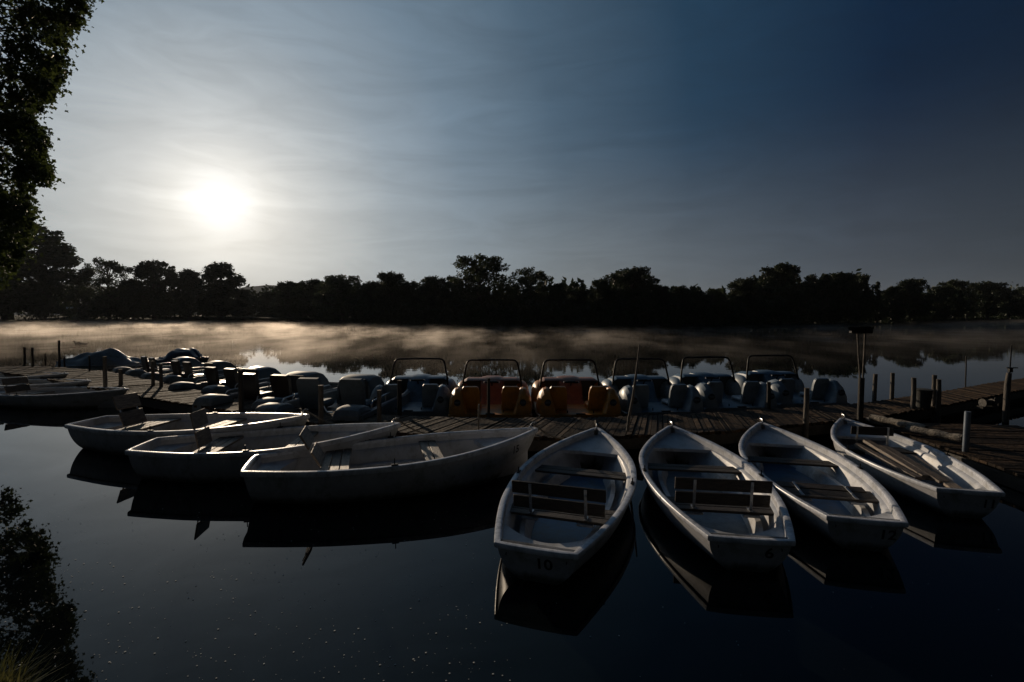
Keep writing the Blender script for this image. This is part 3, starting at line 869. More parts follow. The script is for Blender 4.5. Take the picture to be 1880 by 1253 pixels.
def qhood():
    m = MB()
    prof = [(1.48, .22), (1.50, .60), (1.55, .69), (1.65, .73), (1.85, .74), (2.02, .69), (2.16, .56), (2.26, .38), (2.30, .22)]
    def fn(u, v):
        x, z = prof[int(round(u * 8))]
        sec = [(-.36, 0), (-.355, .8), (-.33, .95), (-.26, 1), (.26, 1), (.33, .95), (.355, .8), (.36, 0)]
        y, k = sec[int(round(v * 7))]
        return (x, y, .20 + (z - .20) * k)
    m.grid(fn, 9, 8)
    for k in (0, 7): m.add([fn(i / 8, k / 7) for i in range(9)], [tuple(range(9))])
    return m
def qopening_shade():
    m = MB(); m.prism([(-.27, .25), (.27, .25), (.27, .60), (.22, .66), (-.22, .66), (-.27, .60)], 0, 1.455, 1.475); return m  # dark plate on the closed hood, drawn as the shade of an opening
def qcockpit_shade():
    m = MB(); m.box((1.12, 0, .228), (.62, 1.1, .012)); return m  # dark sheet over the floor, in place of shade in the well
def qrail(sd):
    m = MB()
    m.tube([(.55, sd * .74, .24), (.56, sd * .74, .40), (.62, sd * .74, .45), (1.1, sd * .74, .47), (1.55, sd * .74, .48), (1.60, sd * .74, .46), (1.61, sd * .74, .24)], .013, 8)
    m.tube([(1.1, sd * .74, .24), (1.1, sd * .74, .47)], .011, 8)
    return m
def qdeck():
    m = MB()
    for sd in (1, -1):
        for k in range(10):
            x0 = .72 + k * .18; w0 = .80 - .16 * sstep(1.7, 2.6, x0); w1 = .80 - .16 * sstep(1.7, 2.6, x0 + .18)
            m.tube([(x0, sd * w0, .358 + .002 * k), (x0 + .18, sd * w1, .360 + .002 * k)], .016, 6)
    m.tube([(2.53, -.66, .375), (2.53, .66, .375)], .018, 6)
    return m
def flat_pedal(label, loc, rz, seatm, hoodm, hullm):
    root = empty('pedal_boat', loc, rz); tag(root, label, 'pedal boat', 'open pedal boats without roll bars at the left pier')
    child('hull', pm('qhull' + hullm, qhull, hullm, 'hull'), root)
    hd = child('hood', pm('qh' + hoodm, qhood, hoodm, 'hood'), root); hd.scale = (.98, .86, .95)
    child('hood_opening_shade', pm('qo', qopening_shade, 'inner', 'hood_opening_shade'), root)
    child('cockpit_shade', pm('qc', qcockpit_shade, 'inner', 'cockpit_shade'), root)
    child('deck_edge', pm('qd', qdeck, 'gel', 'deck_edge'), root)
    for sd in (1, -1):
        child('stern_pod', pm('qp%d' % sd + hullm, lambda: qpod(sd), hullm, 'stern_pod'), root)
        child('seat', pm('qs%d' % sd + seatm, lambda: qseat(sd), seatm, 'seat'), root)
        child('rail', pm('qr%d' % sd, lambda: qrail(sd), 'metal', 'rail'), root)
    def ch():
        m = MB(); 
        for i in range(16):
            f = i / 15; m.ell((.1 + f * .6, -.35 + .5 * f, .30 + .12 * abs(f - .5) ** 1.0), (.022, .012, .012), 6, 4)
        return m
    child('chain', pm('chain', ch, 'metal', 'chain'), root)
    return root
HD = [(668, 683, 'pdark', 'pdark', 'pdark', 'grey-seated open pedal boat next to the roll-bar pedal boats'),
      (566, 678, 'seatdark', 'pdark', 'pdark', 'open pedal boat with dark seats, second from the roll-bar boats'),
      (475, 671, 'seatdark', 'pblue', 'pdark', 'open pedal boat with dark seats and blue hood, middle of the five'),
      (398, 661, 'seatdark', 'pdark', 'pdark', 'open pedal boat with dark seats, fourth from the roll-bar boats'),
      (336, 654, 'seatdark', 'pblue', 'pdark', 'open pedal boat with dark seats beside the dark covered boat')]
for i, (px, py, sm, hm, hl, lab) in enumerate(HD):
    sc_b = (1.2, 1.15, 1.05, 1.0, 1.0)[i]; hp = W(px, py, .74 * sc_b); a = R((82, 74, 64, 58, 54)[i])
    h = Vector((math.cos(a), math.sin(a), 0))
    p = hp - h * (1.88 if i < 2 else 1.70) * sc_b
    flat_pedal(lab, (p.x, p.y, 0), a, sm, hm, hl).scale = (sc_b,) * 3

# ------------------------------------------------------------------ covered boats
def cov_boat(p, rz, L, Wd, label, peak, mat, tarp_label, hullm, seed):
    root = empty('covered_boat', (p.x, p.y, 0), rz); tag(root, label, 'boat')
    m = MB()
    def fn(u, v):
        s = u; w = Wd / 2 * min(1, (1 - s) * 2.6 + .05) ** .6; x = (s - .5) * L
        a = (v - .5) * 2
        z = .30 - .38 * (1 - abs(a) ** 3)
        return (x, w * a, z)
    m.grid(fn, 18, 11); m.build('hull', hullm, root)
    def dk(u, v):
        x, y, z = fn(u, 0); return (x, y * (1 - 2 * v) * .98, .305)
    q = MB(); q.grid(dk, 18, 5); q.build('deck', 'gel', root)
    t = MB(); rn = random.Random(seed)
    def ft(u, v):
        s = u * peak[3]; w = Wd / 2 * min(1, (1 - s) * 2.6 + .05) ** .6 + .035; x = (s - .5) * L
        a = (v - .5) * 2
        dd_ = s - peak[0]
        if mat == 'tarp': ridge = .40 + peak[1] * (math.exp(-(dd_ / .22) ** 2 * 1.0 - abs(dd_) * 1.2) if dd_ < 0 else max(0, 1 - abs(dd_) * 1.55) ** .9); f = 1 - abs(a) ** 1.15
        else: ridge = .36 + peak[1] * math.exp(-(dd_ / peak[2]) ** 6); f = 1 - abs(a) ** 3
        z = .12 * abs(a) ** 6 * -1 + .33 + (ridge - .33) * f
        fold = .034 * math.sin(9 * a + 6 * s * 3 + seed) * (1 - abs(s - peak[0])) + .10 * noise.noise((s * 5 + seed, a * 3, 1.3))
        return (x + .02 * math.sin(a * 14), w * a * (1 + .03 * noise.noise((s * 7, a * 2, seed))), z + fold * .9)
    t.grid(ft, 46, 30)
    o = t.build('tarpaulin', mat, angle=80); o.location = (p.x, p.y, 0); o.rotation_euler = (0, 0, rz)
    tag(o, tarp_label, 'tarpaulin')
p = W(188, 674, .2); cov_boat(p, R(8) + PI, 3.0, 1.3, 'boat hidden under a peaked blue-grey tarpaulin at the left pier', (.40, .50, .17, .98), 'tarp', 'blue-grey tarpaulin drawn up to a sharp peak over a boat', 'pblue', 2)
p = W(252, 668, .2); cov_boat(p + Vector((.2, 1.0, 0)), R(12) + PI, 3.2, 1.3, 'pale decked boat partly under a dark blue cover behind the first pedal boat', (.22, .36, .16, .5), 'cover', 'dark blue cover drawn over one end of a pale decked boat', 'pblue', 9)

# ropes from the bows to the pier
for bt, q in ((b10, (1096, 778)), (b6, (1232, 776)), (b12, (1397, 771)), (b11, (1548, 764))):
    a = boat_pt(bt, 1.97, 0, gun(1) + .06); b = W(q[0] - 3, q[1] - 6, DZ)
    m = MB(); pts = []
    for i in range(9):
        f = i / 8; p = (b - a) * f; p.z -= .04 * math.sin(PI * f); pts.append(p)
    m.tube(pts, .012, 6); o = m.build('mooring_rope', 'rope'); o.location = a
    tag(o, 'short rope from the bow of the boat marked %s to the pier' % {b10: '10', b6: '6', b12: '12', b11: '11'}[bt], 'rope', 'mooring ropes')
for bt, nm in ((b15, '15'), (b13, '13'), (b7, '7')):
    a = boat_pt(bt, 1.97, 0, gun(1) + .06); h = boat_pt(bt, 2.6, .25, 0) ; b = Vector((h.x, h.y, DZ + .01))
    m = MB(); pts = []
    for i in range(9):
        f = i / 8; p = (b - a) * f; p.z -= .05 * math.sin(PI * f); pts.append(p)
    m.tube(pts, .013, 6); o = m.build('mooring_rope', 'rope'); o.location = a
    tag(o, 'short rope from the bow of the boat marked %s to the pier' % nm, 'rope', 'mooring ropes')

# ------------------------------------------------------------------ ducks
def duck(px, py, label, rz, sc=1):
    p = W(px, py, 0); r = empty('duck', p, rz, sc); tag(r, label, 'duck', 'ducks swimming on the lake')
    m = MB()
    prof = [(-.24, .09, .012), (-.20, .08, .035), (-.12, .055, .075), (0, .045, .10), (.10, .05, .085), (.16, .08, .05), (.175, .12, .035), (.18, .16, .036), (.20, .19, .045), (.235, .195, .038), (.27, .18, .016), (.31, .17, .012)]
    m.tube([(x, 0, z) for x, z, w in prof], [w for x, z, w in prof], 10)
    m.build('body', 'duck', r)
    return r
duck(144, 633, 'duck swimming on the misty lake, left one of two', R(190), 1.3)
duck(153, 634, 'duck swimming on the misty lake, right one of two', R(200), 1.1)

# ------------------------------------------------------------------ foliage
def rand_unit(rs, n):
    v = rs.normal(size=(n, 3)); return v / np.linalg.norm(v, axis=1, keepdims=True)
def leaf_mesh(name, C, size, rs, mat, shape=4, droop=0.0):
    "one small randomly turned polygon per centre"
    n = len(C); a = rand_unit(rs, n); b = rand_unit(rs, n)
    if droop: a[:, 2] -= droop; a /= np.linalg.norm(a, axis=1, keepdims=True)
    b -= (a * b).sum(1, keepdims=True) * a; b /= np.linalg.norm(b, axis=1, keepdims=True)
    s = (size * rs.uniform(.6, 1.3, size=(n, 1)))
    if shape == 4: P = [(-1, 0), (0, -.55), (1, 0), (0, .55)]
    else: P = [(-.9, 0), (-.5, -.35), (-.15, -.8), (.1, -.3), (.9, 0), (.1, .3), (-.15, .8), (-.5, .35)]
    k = len(P); V = np.empty((n, k, 3))
    for i, (p, q) in enumerate(P): V[:, i] = C + a * s * p + b * s * q
    me = bpy.data.meshes.new(name); me.vertices.add(n * k); me.vertices.foreach_set('co', V.reshape(-1).astype(np.float32))
    me.loops.add(n * k); me.loops.foreach_set('vertex_index', np.arange(n * k, dtype=np.int32))
    me.polygons.add(n); me.polygons.foreach_set('loop_start', (np.arange(n) * k).astype(np.int32)); me.polygons.foreach_set('loop_total', np.full(n, k, dtype=np.int32))
    me.update(calc_edges=True); me.materials.append(M[mat]); return me
def crown_points(rs, blobs, per, fill=.55):
    out = []
    for (c, r) in blobs:
        n = int(per * (r[0] * r[1] * r[2]) ** (2 / 3) )
        d = rand_unit(rs, n); rad = fill + (1 - fill) * rs.random((n, 1)) ** .6
        rad *= 1 + .12 * rs.normal(size=(n, 1))
        out.append(np.array(c) + d * rad * np.array(r))
    return np.concatenate(out)
def tree_proto(kind, seed):
    "unit tree: 10 m tall; returns trunk mesh, crown mesh"
    rs = np.random.RandomState(seed); rn = random.Random(seed)
    blobs = []
    def dome(cx, cy, Wd, top, c, n, q0, q1, lo=1.0, edge=.0):
        for i in range(n):
            q = rn.uniform(q0, q1); h = rn.uniform(lo, top - q * .85)
            if h > c: e = math.sqrt(max(0, 1 - ((h - c) / (top - c)) ** 2))
            else: e = math.sqrt(max(0, 1 - .6 * ((c - h) / c) ** 2))
            r = rn.uniform(edge, 1) ** .6 * max(0, Wd * e * rn.uniform(.9, 1.1) - q * .75); a = rn.uniform(0, 2 * PI)
            blobs.append(((cx + r * math.cos(a), cy + r * math.sin(a), h), (q, q, q * .85)))
    if kind == 'round': dome(0, 0, 3.9, 10, 5.2, 100, .5, 1.0)
    elif kind == 'tall':
        dome(0, 0, 2.5, 10, 4.6, 85, .4, .85)
    elif kind == 'airy': dome(0, 0, 3.9, 10, 5.8, 105, .38, .85, edge=.2)
    elif kind == 'cone':
        for i in range(50):
            h = rn.uniform(.8, 9.6); w = 1.9 * (1 - h / 10.2) ** .8; a = rn.uniform(0, 2 * PI)
            q = .3 + .4 * (1 - h / 10); r = rn.uniform(.2, 1) * max(0, w - q * .5); blobs.append(((r * math.cos(a), r * math.sin(a), h), (q, q, q * .8)))
    elif kind == 'domes':
        for j in range(4): dome((-2.6, -.9, .9, 2.6)[j] + rn.uniform(-.3, .3), rn.uniform(-1, 1), rn.uniform(1.7, 2.3), rn.uniform(8.2, 10), 5.6, 34, .4, .85)
    per = {'airy': 260, 'cone': 380}.get(kind, 380)
    C = crown_points(rs, blobs, per, .35)
    # twig sprays on the outline
    out = []
    for (c, r) in blobs:
        for _ in range(7):
            d = rand_unit(rs, 1)[0]; d[2] = abs(d[2]); L = r[0] * rs.uniform(1.0, 1.2)
            for f in np.linspace(.7, 1, 5): out.append(np.array(c) + d * L * f + rs.normal(size=3) * .06)
    C = np.concatenate([C, np.array(out)])
    cm = leaf_mesh('crown', C, .17 if kind != 'airy' else .15, rs, 'leaf2' if kind in ('airy',) else 'leaf')
    m = MB(); m.tube([(0, 0, -.5), (.05, 0, 1.5), (-.03, .04, 3.5), (.02, 0, 6), (0, 0, 8)], [.34, .26, .2, .13, .04], 8)
    for (c, r) in blobs[::2]:
        h0 = max(1.2, c[2] - 2.2 * rn.uniform(.4, 1)); m.tube([(0, 0, h0), (c[0] * .5, c[1] * .5, (h0 + c[2]) / 2 + .15), (c[0], c[1], c[2])], [.11, .07, .025], 5)
    to = m.build('trunk', 'bark'); tm = to.data; bpy.data.objects.remove(to)
    return tm, cm
KW = {'round': 7.6, 'tall': 4.9, 'airy': 7.4, 'cone': 4.2, 'domes': 8.8}
PROTO = {}
for k in KW:
    PROTO[k] = [tree_proto(k, s) for s in ((11, 23) if k != 'cone' else (5,))]

# far shore as a line in the plan: (px, waterline y)
SH = [(-400, 596), (-80, 592), (60, 591.5), (200, 590.5), (330, 590), (450, 590.5), (560, 594), (660, 598), (780, 600.5), (900, 602), (1050, 603), (1200, 603), (1330, 601), (1450, 599), (1560, 597.5), (1680, 594), (1780, 591), (1880, 588.8), (2100, 587)]
def shy(px):
    return interp(SH, px)
def shore(px, back=0):
    p = W(px, shy(px), 0); d = p.copy(); d.z = 0; d.normalize(); return p + d * back
TREES = [ # px, top, width px, kind, back m, label
 (15, 405, 190, 'round', 10, 'huge dark tree on the far left shore under the overhanging maple'),
 (82, 492, 62, 'round', 4, 'bushy dark tree at the foot of the huge left-shore tree'),
 (127, 518, 44, 'domes', 60, 'faint distant tree over the lawn strip on the far left shore, left one'),
 (155, 517, 46, 'domes', 50, 'faint distant tree over the lawn strip on the far left shore, right one'),
 (201, 476, 84, 'airy', 8, 'dark spreading tree right of the lawn strip, with ragged top'),
 (246, 512, 58, 'round', 8, 'lower tree filling the gap between two big trees left of the sun'),
 (284, 480, 100, 'round', 8, 'broad dome-crowned tree left of the sun, right of the ragged one'),
 (349, 494, 56, 'tall', 8, 'narrow pointed tree standing just left of the point below the sun'),
 (407, 484, 84, 'tall', 8, 'tall feathery paler tree directly below the sun'),
 (447, 531, 50, 'round', 6, 'low tree in front of the left end of the distant hill'),
 (492, 532, 60, 'domes', 5, 'low dark tree below the middle of the distant hill'),
 (536, 517, 62, 'round', 6, 'rounded tree at the right end of the distant hill'),
 (577, 507, 76, 'domes', 6, 'dark tree, second right of the distant hill'),
 (628, 504, 88, 'airy', 6, 'wide tree with sky gaps in its crown, third right of the hill'),
 (683, 517, 60, 'round', 6, 'low tree between the gap-crowned tree and a taller dome'),
 (717, 500, 66, 'round', 6, 'dome-shaped tree above the leftmost roll bar'),
 (756, 511, 56, 'domes', 6, 'tree left of a twin pair between leftmost roll bar and tallest tree'),
 (795, 508, 64, 'round', 6, 'broad tree just left of the small slender one by the tallest tree'),
 (830, 508, 34, 'tall', 6, 'small slender tree at the left flank of the tallest tree'),
 (881, 469, 116, 'airy', 8, 'tallest wide open-crowned tree of the middle shore'),
 (973, 494, 84, 'airy', 8, 'second open-crowned tree, right of the tallest wide one'),
 (1022, 520, 34, 'tall', 6, 'narrow tree right of the second open-crowned tree'),
 (1062, 524, 62, 'domes', 6, 'low twin-domed tree above the right orange pedal boat'),
 (1104, 512, 50, 'round', 6, 'tree at the left flank of the big rounded tree above the leaning pole'),
 (1157, 492, 104, 'round', 8, 'big rounded tree rising above the leaning pole'),
 (1211, 524, 52, 'round', 6, 'low tree right of the big rounded tree above the leaning pole'),
 (1256, 526, 62, 'round', 6, 'low dome tree, left one of two below the skyline dip'),
 (1304, 531, 56, 'airy', 6, 'low thin-topped tree at the lowest dip of the skyline'),
 (1364, 511, 66, 'round', 6, 'round tree left of the tall rounded one with a full crown'),
 (1431, 484, 82, 'round', 8, 'tall full-crowned tree standing above the right shore skyline'),
 (1500, 496, 70, 'domes', 8, 'wide flat-topped tree right of the tall full-crowned one'),
 (1540, 500, 58, 'round', 8, 'tree in the middle of the flat-topped right clump'),
 (1574, 505, 54, 'round', 6, 'tree ending the flat-topped clump, above the broom head'),
 (1609, 517, 28, 'cone', 6, 'small pointed tree alone in the gap right of the broom'),
 (1638, 526, 44, 'round', 6, 'low tree between the small pointed tree and a rounder one'),
 (1670, 512, 58, 'round', 6, 'rounded tree above the dark bin'),
 (1715, 521, 50, 'domes', 6, 'low tree just right of the rounded one above the bin'),
 (1745, 514, 46, 'round', 6, 'domed tree above the very thin rod on the pier'),
 (1774, 517, 34, 'airy', 6, 'thin-leaved small tree right of the tree above the thin rod'),
 (1812, 517, 60, 'round', 6, 'broad round tree second from the right end of the shore'),
 (1851, 528, 44, 'domes', 6, 'low tree between the last two round trees at right'),
 (1884, 526, 50, 'round', 6, 'tree cut by the right picture edge'),
]
rn = random.Random(17)
for i, (px, ty, wpx, kind, back, lab) in enumerate(TREES):
    b = shore(px, back); b.z = .5
    top = WY(px, ty, b.y)
    h = top.z - .5; wd = wpx / F * b.y
    tm, cm = PROTO[kind][i % len(PROTO[kind])]
    sz = h / 9.9; sx = wd * (.92 if 60 < px < 460 else 1.12) / KW[kind]
    r = empty('lakeside_tree', b, rn.uniform(0, 6.28), (sx, sx * rn.uniform(.9, 1.1), sz))
    tag(r, lab, 'tree', 'trees along the far shore')
    child('trunk', tm, r); child('crown', cm, r)

# low thicket at the water's edge and the wood behind the named trees: masses nobody could count
rs = np.random.RandomState(3)
def mass(name, label, px0, px1, back0, back1, hpx, size, n, fn=None):
    C = np.empty((n, 3)); k = 0
    for i in range(n):
        px = rs.uniform(px0, px1); bk = rs.uniform(back0, back1); p = shore(px, bk)
        hh = hpx(px) * (p.y / F) * (.84 + .34 * noise.noise((px * .045, bk * .1, 2)) + .26 * noise.noise((px * .13, bk * .1, 7))) 
        f = rs.random() ** .65
        C[i] = (p.x, p.y, .1 + hh * f)
    me = leaf_mesh(name, C, size, rs, 'leaf'); o = bpy.data.objects.new(name, me); COL.objects.link(o)
    tag(o, label, 'woodland', None, 'stuff')
mass('thicket', 'dark thicket of bushes along the whole far waterline', -60, 1960, 1, 7, lambda x: 34 if 60 < x < 170 else 50, .42, 36000)
mass('woodland', 'dark wood closing the view behind the lakeside trees', 165, 1960, 16, 26, lambda x: 74 - (16 if x < 440 else 0) + (12 if (1120<x<1200 or 1350 < x < 1590) else 0) - (14 if 430 < x < 525 else 0) - (10 if 1250<x<1340 or x > 1590 else 0), .75, 42000)

# overhanging maple, its trunk outside the picture at left
rs = np.random.RandomState(42); rnm = random.Random(42)
TY = 12.0
root = empty('maple_tree', (-18.6, TY + .6, .4)); tag(root, 'big dark maple overhanging the lake along the left picture edge', 'tree')
rl0 = root.location.copy()
edge = [(0, 172), (25, 165), (60, 138), (95, 128), (140, 122), (185, 96), (215, 70), (245, 82), (290, 92), (335, 96), (365, 62), (400, 60), (440, 62), (470, 50), (500, 30), (560, -20)]
def ex(y): return interp([(a, b) for a, b in edge], y)
C = []; tips = []
for i in range(540):
    y = rnm.uniform(-260, 545); e = ex(max(0, y)) + (rnm.uniform(0, 40) if y < 0 else 0)
    x = e - abs(rnm.gauss(0, 1)) * 68 - 12
    if i % 4 == 0: x = e - rnm.uniform(6, 22)
    dep = TY + rnm.uniform(-1.5, 1.7)
    p = WY(x, y, dep)
    L = rnm.uniform(.25, .55); n = 64
    d = np.array([rnm.uniform(.1, .9), rnm.uniform(-.7, .7), rnm.uniform(-1.0, .1)]); d /= np.linalg.norm(d)
    base = np.array(p) - d * L * .9
    f = rs.random((n, 1)); C.append(base + d * L * f + rs.normal(size=(n, 3)) * (.13 * (1.15 - f)))
    tips.append(Vector(base))
for i in range(320):   # the body of the crown, off to the left and above
    a = rnm.uniform(0, 2 * PI); h = rnm.uniform(1.6, 13.5); r = rnm.uniform(.2, 1) * 3.8 * math.sqrt(max(.05, 1 - ((h - 7.3) / 6.5) ** 2))
    c = np.array([-19 + r * math.cos(a), TY + .6 + r * math.sin(a), h]); n = 170
    if c[0] / c[1] * F + 940 > -10: continue
    C.append(c + rs.normal(size=(n, 3)) * .4)
C = np.concatenate(C) - np.array(rl0)
me = leaf_mesh('crown', C, .062, rs, 'nleaf', shape=8, droop=.5); child('crown', me, root)
m = MB(); m.tube([(0, 0, -.6), (.1, 0, 2), (.3, 0, 5), (.2, .1, 8), (.3, 0, 11.5)], [.34, .26, .2, .14, .05], 12)
for t in tips[::9]:
    q = t - rl0; h0 = max(1.6, q.z - rnm.uniform(.8, 3.0)); w1, w2, w3 = (rnm.uniform(-.4, .4) for _ in range(3))
    m.tube([(.2, 0, h0), (q.x * .25 + w1, q.y * .3 + w2, h0 * .7 + q.z * .3 + .2), (q.x * .55, q.y * .5 + w3, h0 * .4 + q.z * .6 + .35 + w1 * .4), (q.x * .8, q.y * .85 + w2 * .4, h0 * .15 + q.z * .85 + .15), (q.x, q.y, q.z)], [.075, .05, .032, .018, .006], 5)
m.build('trunk', 'bark', root)

# ------------------------------------------------------------------ ground, lake, hills
lake = [(-3.4, 1.55), (-2.6, 1.35), (-1.2, 1.15), (3, 1.1), (8, .9), (14, 0), (30, 4), (60, 30), (140, 90), (300, 200)]
left = [(-5, 2.0), (-9, 5.2), (-16, 12.5), (-27.5, 22.5), (-40, 33), (-80, 66), (-130, 108)]
far = [shore(px, 0) for px in range(-60, 1950, 30)]
poly = [Vector((x, y, 0)) for x, y in lake[::-1]] + [Vector((x, y, 0)) for x, y in left] + far
# order: lake[::-1] runs right->left on the near bank, then up the left bank, then along the far shore
cen = Vector((20, 60, 0))
rings = [(0, -.25), (.25, .12), (1.0, .32), (3.5, .55), (12, .9), (60, 1.6), (400, 3), (3600, 5)]
vs = []; fs = []; n = len(poly); rnn = random.Random(5)
nor = []
for i in range(n):
    t = poly[(i + 1) % n] - poly[i - 1]; t.normalize(); o = Vector((-t.y, t.x, 0))
    if True:
        # outward: the polygon runs clockwise seen from above
        nor.append(o)
area = sum(poly[i].x * poly[(i + 1) % n].y - poly[(i + 1) % n].x * poly[i].y for i in range(n))
for i in range(n):
    o = nor[i] if area < 0 else -nor[i]
    rad = (poly[i] - cen); rad.z = 0; rad.normalize()
    for k, (d, z) in enumerate(rings):
        f = min(1, d / 60); dirn = (o * (1 - f) + rad * f).normalized()
        p = poly[i] + dirn * d
        zz = z + (.12 * noise.noise((p.x * .5, p.y * .5, 0)) if 0 < k < 5 else 0)
        vs.append((p.x, p.y, zz))
m_ = len(rings)
for i in range(n):
    j = (i + 1) % n
    for k in range(m_ - 1): fs.append((i * m_ + k, j * m_ + k, j * m_ + k + 1, i * m_ + k + 1))
g = MB().add(vs, fs).build('ground', 'soil'); tag(g, kind='structure')
# lake sheet
wm, nt, b = newmat('lake_water'); L = nt.links.new
b.inputs['Base Color'].default_value = (.0035, .0055, .006, 1); b.inputs['Roughness'].default_value = .012; b.inputs['IOR'].default_value = 1.34
tc = N(nt, 'ShaderNodeTexCoord')
mp1 = N(nt, 'ShaderNodeMapping'); mp1.inputs['Scale'].default_value = (.45, 1.3, 1); L(tc.outputs['Object'], mp1.inputs[0])
n1 = N(nt, 'ShaderNodeTexNoise'); n1.inputs['Scale'].default_value = 1.6; n1.inputs['Detail'].default_value = 3; L(mp1.outputs[0], n1.inputs[0])
n2 = N(nt, 'ShaderNodeTexNoise'); n2.inputs['Scale'].default_value = .07; n2.inputs['Detail'].default_value = 2; L(tc.outputs['Object'], n2.inputs[0])
rp = ramp(nt, [(.45, (.25, .25, .25)), (.7, (1, 1, 1))]); L(n2.outputs[0], rp.inputs[0])
# ripples grow on the open lake beyond the pier
sx_ = N(nt, 'ShaderNodeSeparateXYZ'); L(tc.outputs['Object'], sx_.inputs[0])
mr = N(nt, 'ShaderNodeMapRange'); mr.inputs[1].default_value = 9; mr.inputs[2].default_value = 30; mr.inputs[3].default_value = .12; mr.inputs[4].default_value = 1.0
L(sx_.outputs[1], mr.inputs[0])
mu = N(nt, 'ShaderNodeMath', operation='MULTIPLY'); L(rp.outputs[0], mu.inputs[0]); L(mr.outputs[0], mu.inputs[1])
mu2 = N(nt, 'ShaderNodeMath', operation='MULTIPLY'); L(mu.outputs[0], mu2.inputs[0]); mu2.inputs[1].default_value = .30
bp_ = N(nt, 'ShaderNodeBump'); bp_.inputs['Distance'].default_value = .02; L(mu2.outputs[0], bp_.inputs['Strength']); L(n1.outputs[0], bp_.inputs['Height'])
L(bp_.outputs[0], b.inputs['Normal'])
m = MB(); m.add([(-3500, -3500, 0), (3500, -3500, 0), (3500, 3500, 0), (-3500, 3500, 0)], [(0, 1, 2, 3)])
wt = m.build('lake_water', wm); tag(wt, kind='structure')
# hills
def hill(name, x0, x1, prof, Y):
    m = MB(); n = 60
    def fn(u, v):
        px = x0 + (x1 - x0) * u; top = WY(px, interp(prof, px), Y).z + 5 * noise.noise((px * .15, 0, 0))
        x = (px - 940) / F * Y
        if v < .34: return (x, Y - 260, 0)
        if v < .67: return (x, Y, max(2, top))
        return (x, Y + 400, 0)
    m.grid(lambda u, v: fn(u, v), n, 4)
    o = m.build(name, 'hill'); tag(o, kind='structure'); return o
hill('hills', -300, 2300, [(-300, 545), (60, 530), (105, 519), (170, 523), (260, 535), (380, 540), (430, 531), (470, 525), (525, 524), (600, 534), (800, 548), (1400, 552), (2300, 555)], 2500)
# lawn strip with a low wall on the left shore
a = shore(82, 2); b_ = shore(148, 2)
m = MB(); m.grid(lambda u, v: (a.lerp(b_, u) + Vector((0, 18 * v, .6 + 3.0 * v))), 10, 4)
o = m.build('lawn', M['grass']); tag(o, kind='structure')
a = shore(84, 24); b_ = shore(142, 24)
m = MB(); c = (a + b_) / 2; dd = b_ - a; m.box((0, 0, 1.6), (dd.length, 3.2, 3.2)); m.prism([(-2, 0), (2, 0), (0, 1.1)], 0, -dd.length / 2 - .3, dd.length / 2 + .3, mat=Matrix.Translation((0, 0, 3.2)))
r = empty('shed', (c.x, c.y, 3.2), math.atan2(dd.y, dd.x)); tag(r, 'long low dark shed behind the lawn strip on the far left shore', 'shed')
w_ = MB(); w_.box((0, 0, 1.0), (dd.length, 3.2, 2.0)); w_.build('wall', 'postdark', r)
w_ = MB(); w_.prism([(-2.1, 0), (2.1, 0), (0, .8)], 0, -dd.length / 2 - .3, dd.length / 2 + .3, mat=Matrix.Translation((0, 0, 2.003))); w_.build('roof', 'pipe', r)

# grass on the near bank, bottom left
m = MB(); rg = random.Random(12)
for i in range(2600):
    x = rg.uniform(-3.6, -2.2); y = rg.uniform(1.4, 2.25)
    if i > 1200: x = rg.uniform(-2.75, -2.2); y = rg.uniform(1.95, 2.3)
    if x + 1.07 * y > -.12 + .09 * rg.random(): continue
    h = rg.uniform(.15, .48) * (1.1 if i % 5 == 0 else .8); a = rg.uniform(0, 6.28); ln = rg.uniform(.05, .30)
    dx, dy = math.cos(a) * ln, math.sin(a) * ln; w = rg.uniform(.003, .008); wx, wy = -math.sin(a) * w, math.cos(a) * w
    z0 = .1
    vs = []; 
    for k, (f, ww) in enumerate(((0, 1), (.35, .9), (.7, .6), (1, .05))):
        px_, py_, pz_ = x + dx * f * f, y + dy * f * f, z0 + h * (f - .25 * f * f * ln / .3)
        vs += [(px_ - wx * ww, py_ - wy * ww, pz_), (px_ + wx * ww, py_ + wy * ww, pz_)]
    m.add(vs, [(0, 1, 3, 2), (2, 3, 5, 4), (4, 5, 7, 6)])
o = m.build('grass', 'grass', smooth=False); tag(o, 'sunlit green grass tuft on the bank at the bottom left corner', 'grass', None, 'stuff')
m = MB(); m.grid(lambda u, v: (-3.9 + 1.45 * u, 1.0 + 1.25 * v - .15 * u, -.06 + .2 * math.sin(PI * min(1, u * .5 + .5)) * math.sin(PI * min(1, .5 + .5 * v)) + .03 * noise.noise((u * 6, v * 6, 0))), 14, 12)
o = m.build('bank', 'soil'); tag(o, kind='structure')
# fluff floating on the water
m = MB(); rg = random.Random(77)
for i in range(750):
    y_ = 900 + 350 * rg.random(); x_ = rg.uniform(0, 940) if rg.random() < .88 else rg.uniform(0, 1880)
    p = W(x_, y_, .004); r_ = rg.choice((.002, .003, .004, .0065)) * rg.uniform(.6, 1.1)
    n_ = 5; m.add([(p.x + r_ * math.cos(k * 2 * PI / n_), p.y + r_ * math.sin(k * 2 * PI / n_), .003 + r_ * .2) for k in range(n_)] + [(p.x, p.y, .003 + r_ * .35)], [(k, (k + 1) % n_, n_) for k in range(n_)])
o = m.build('floating_fluff', 'fluff', smooth=False); tag(o, 'white seed fluff scattered over the dark water near the bank', 'fluff', None, 'stuff')

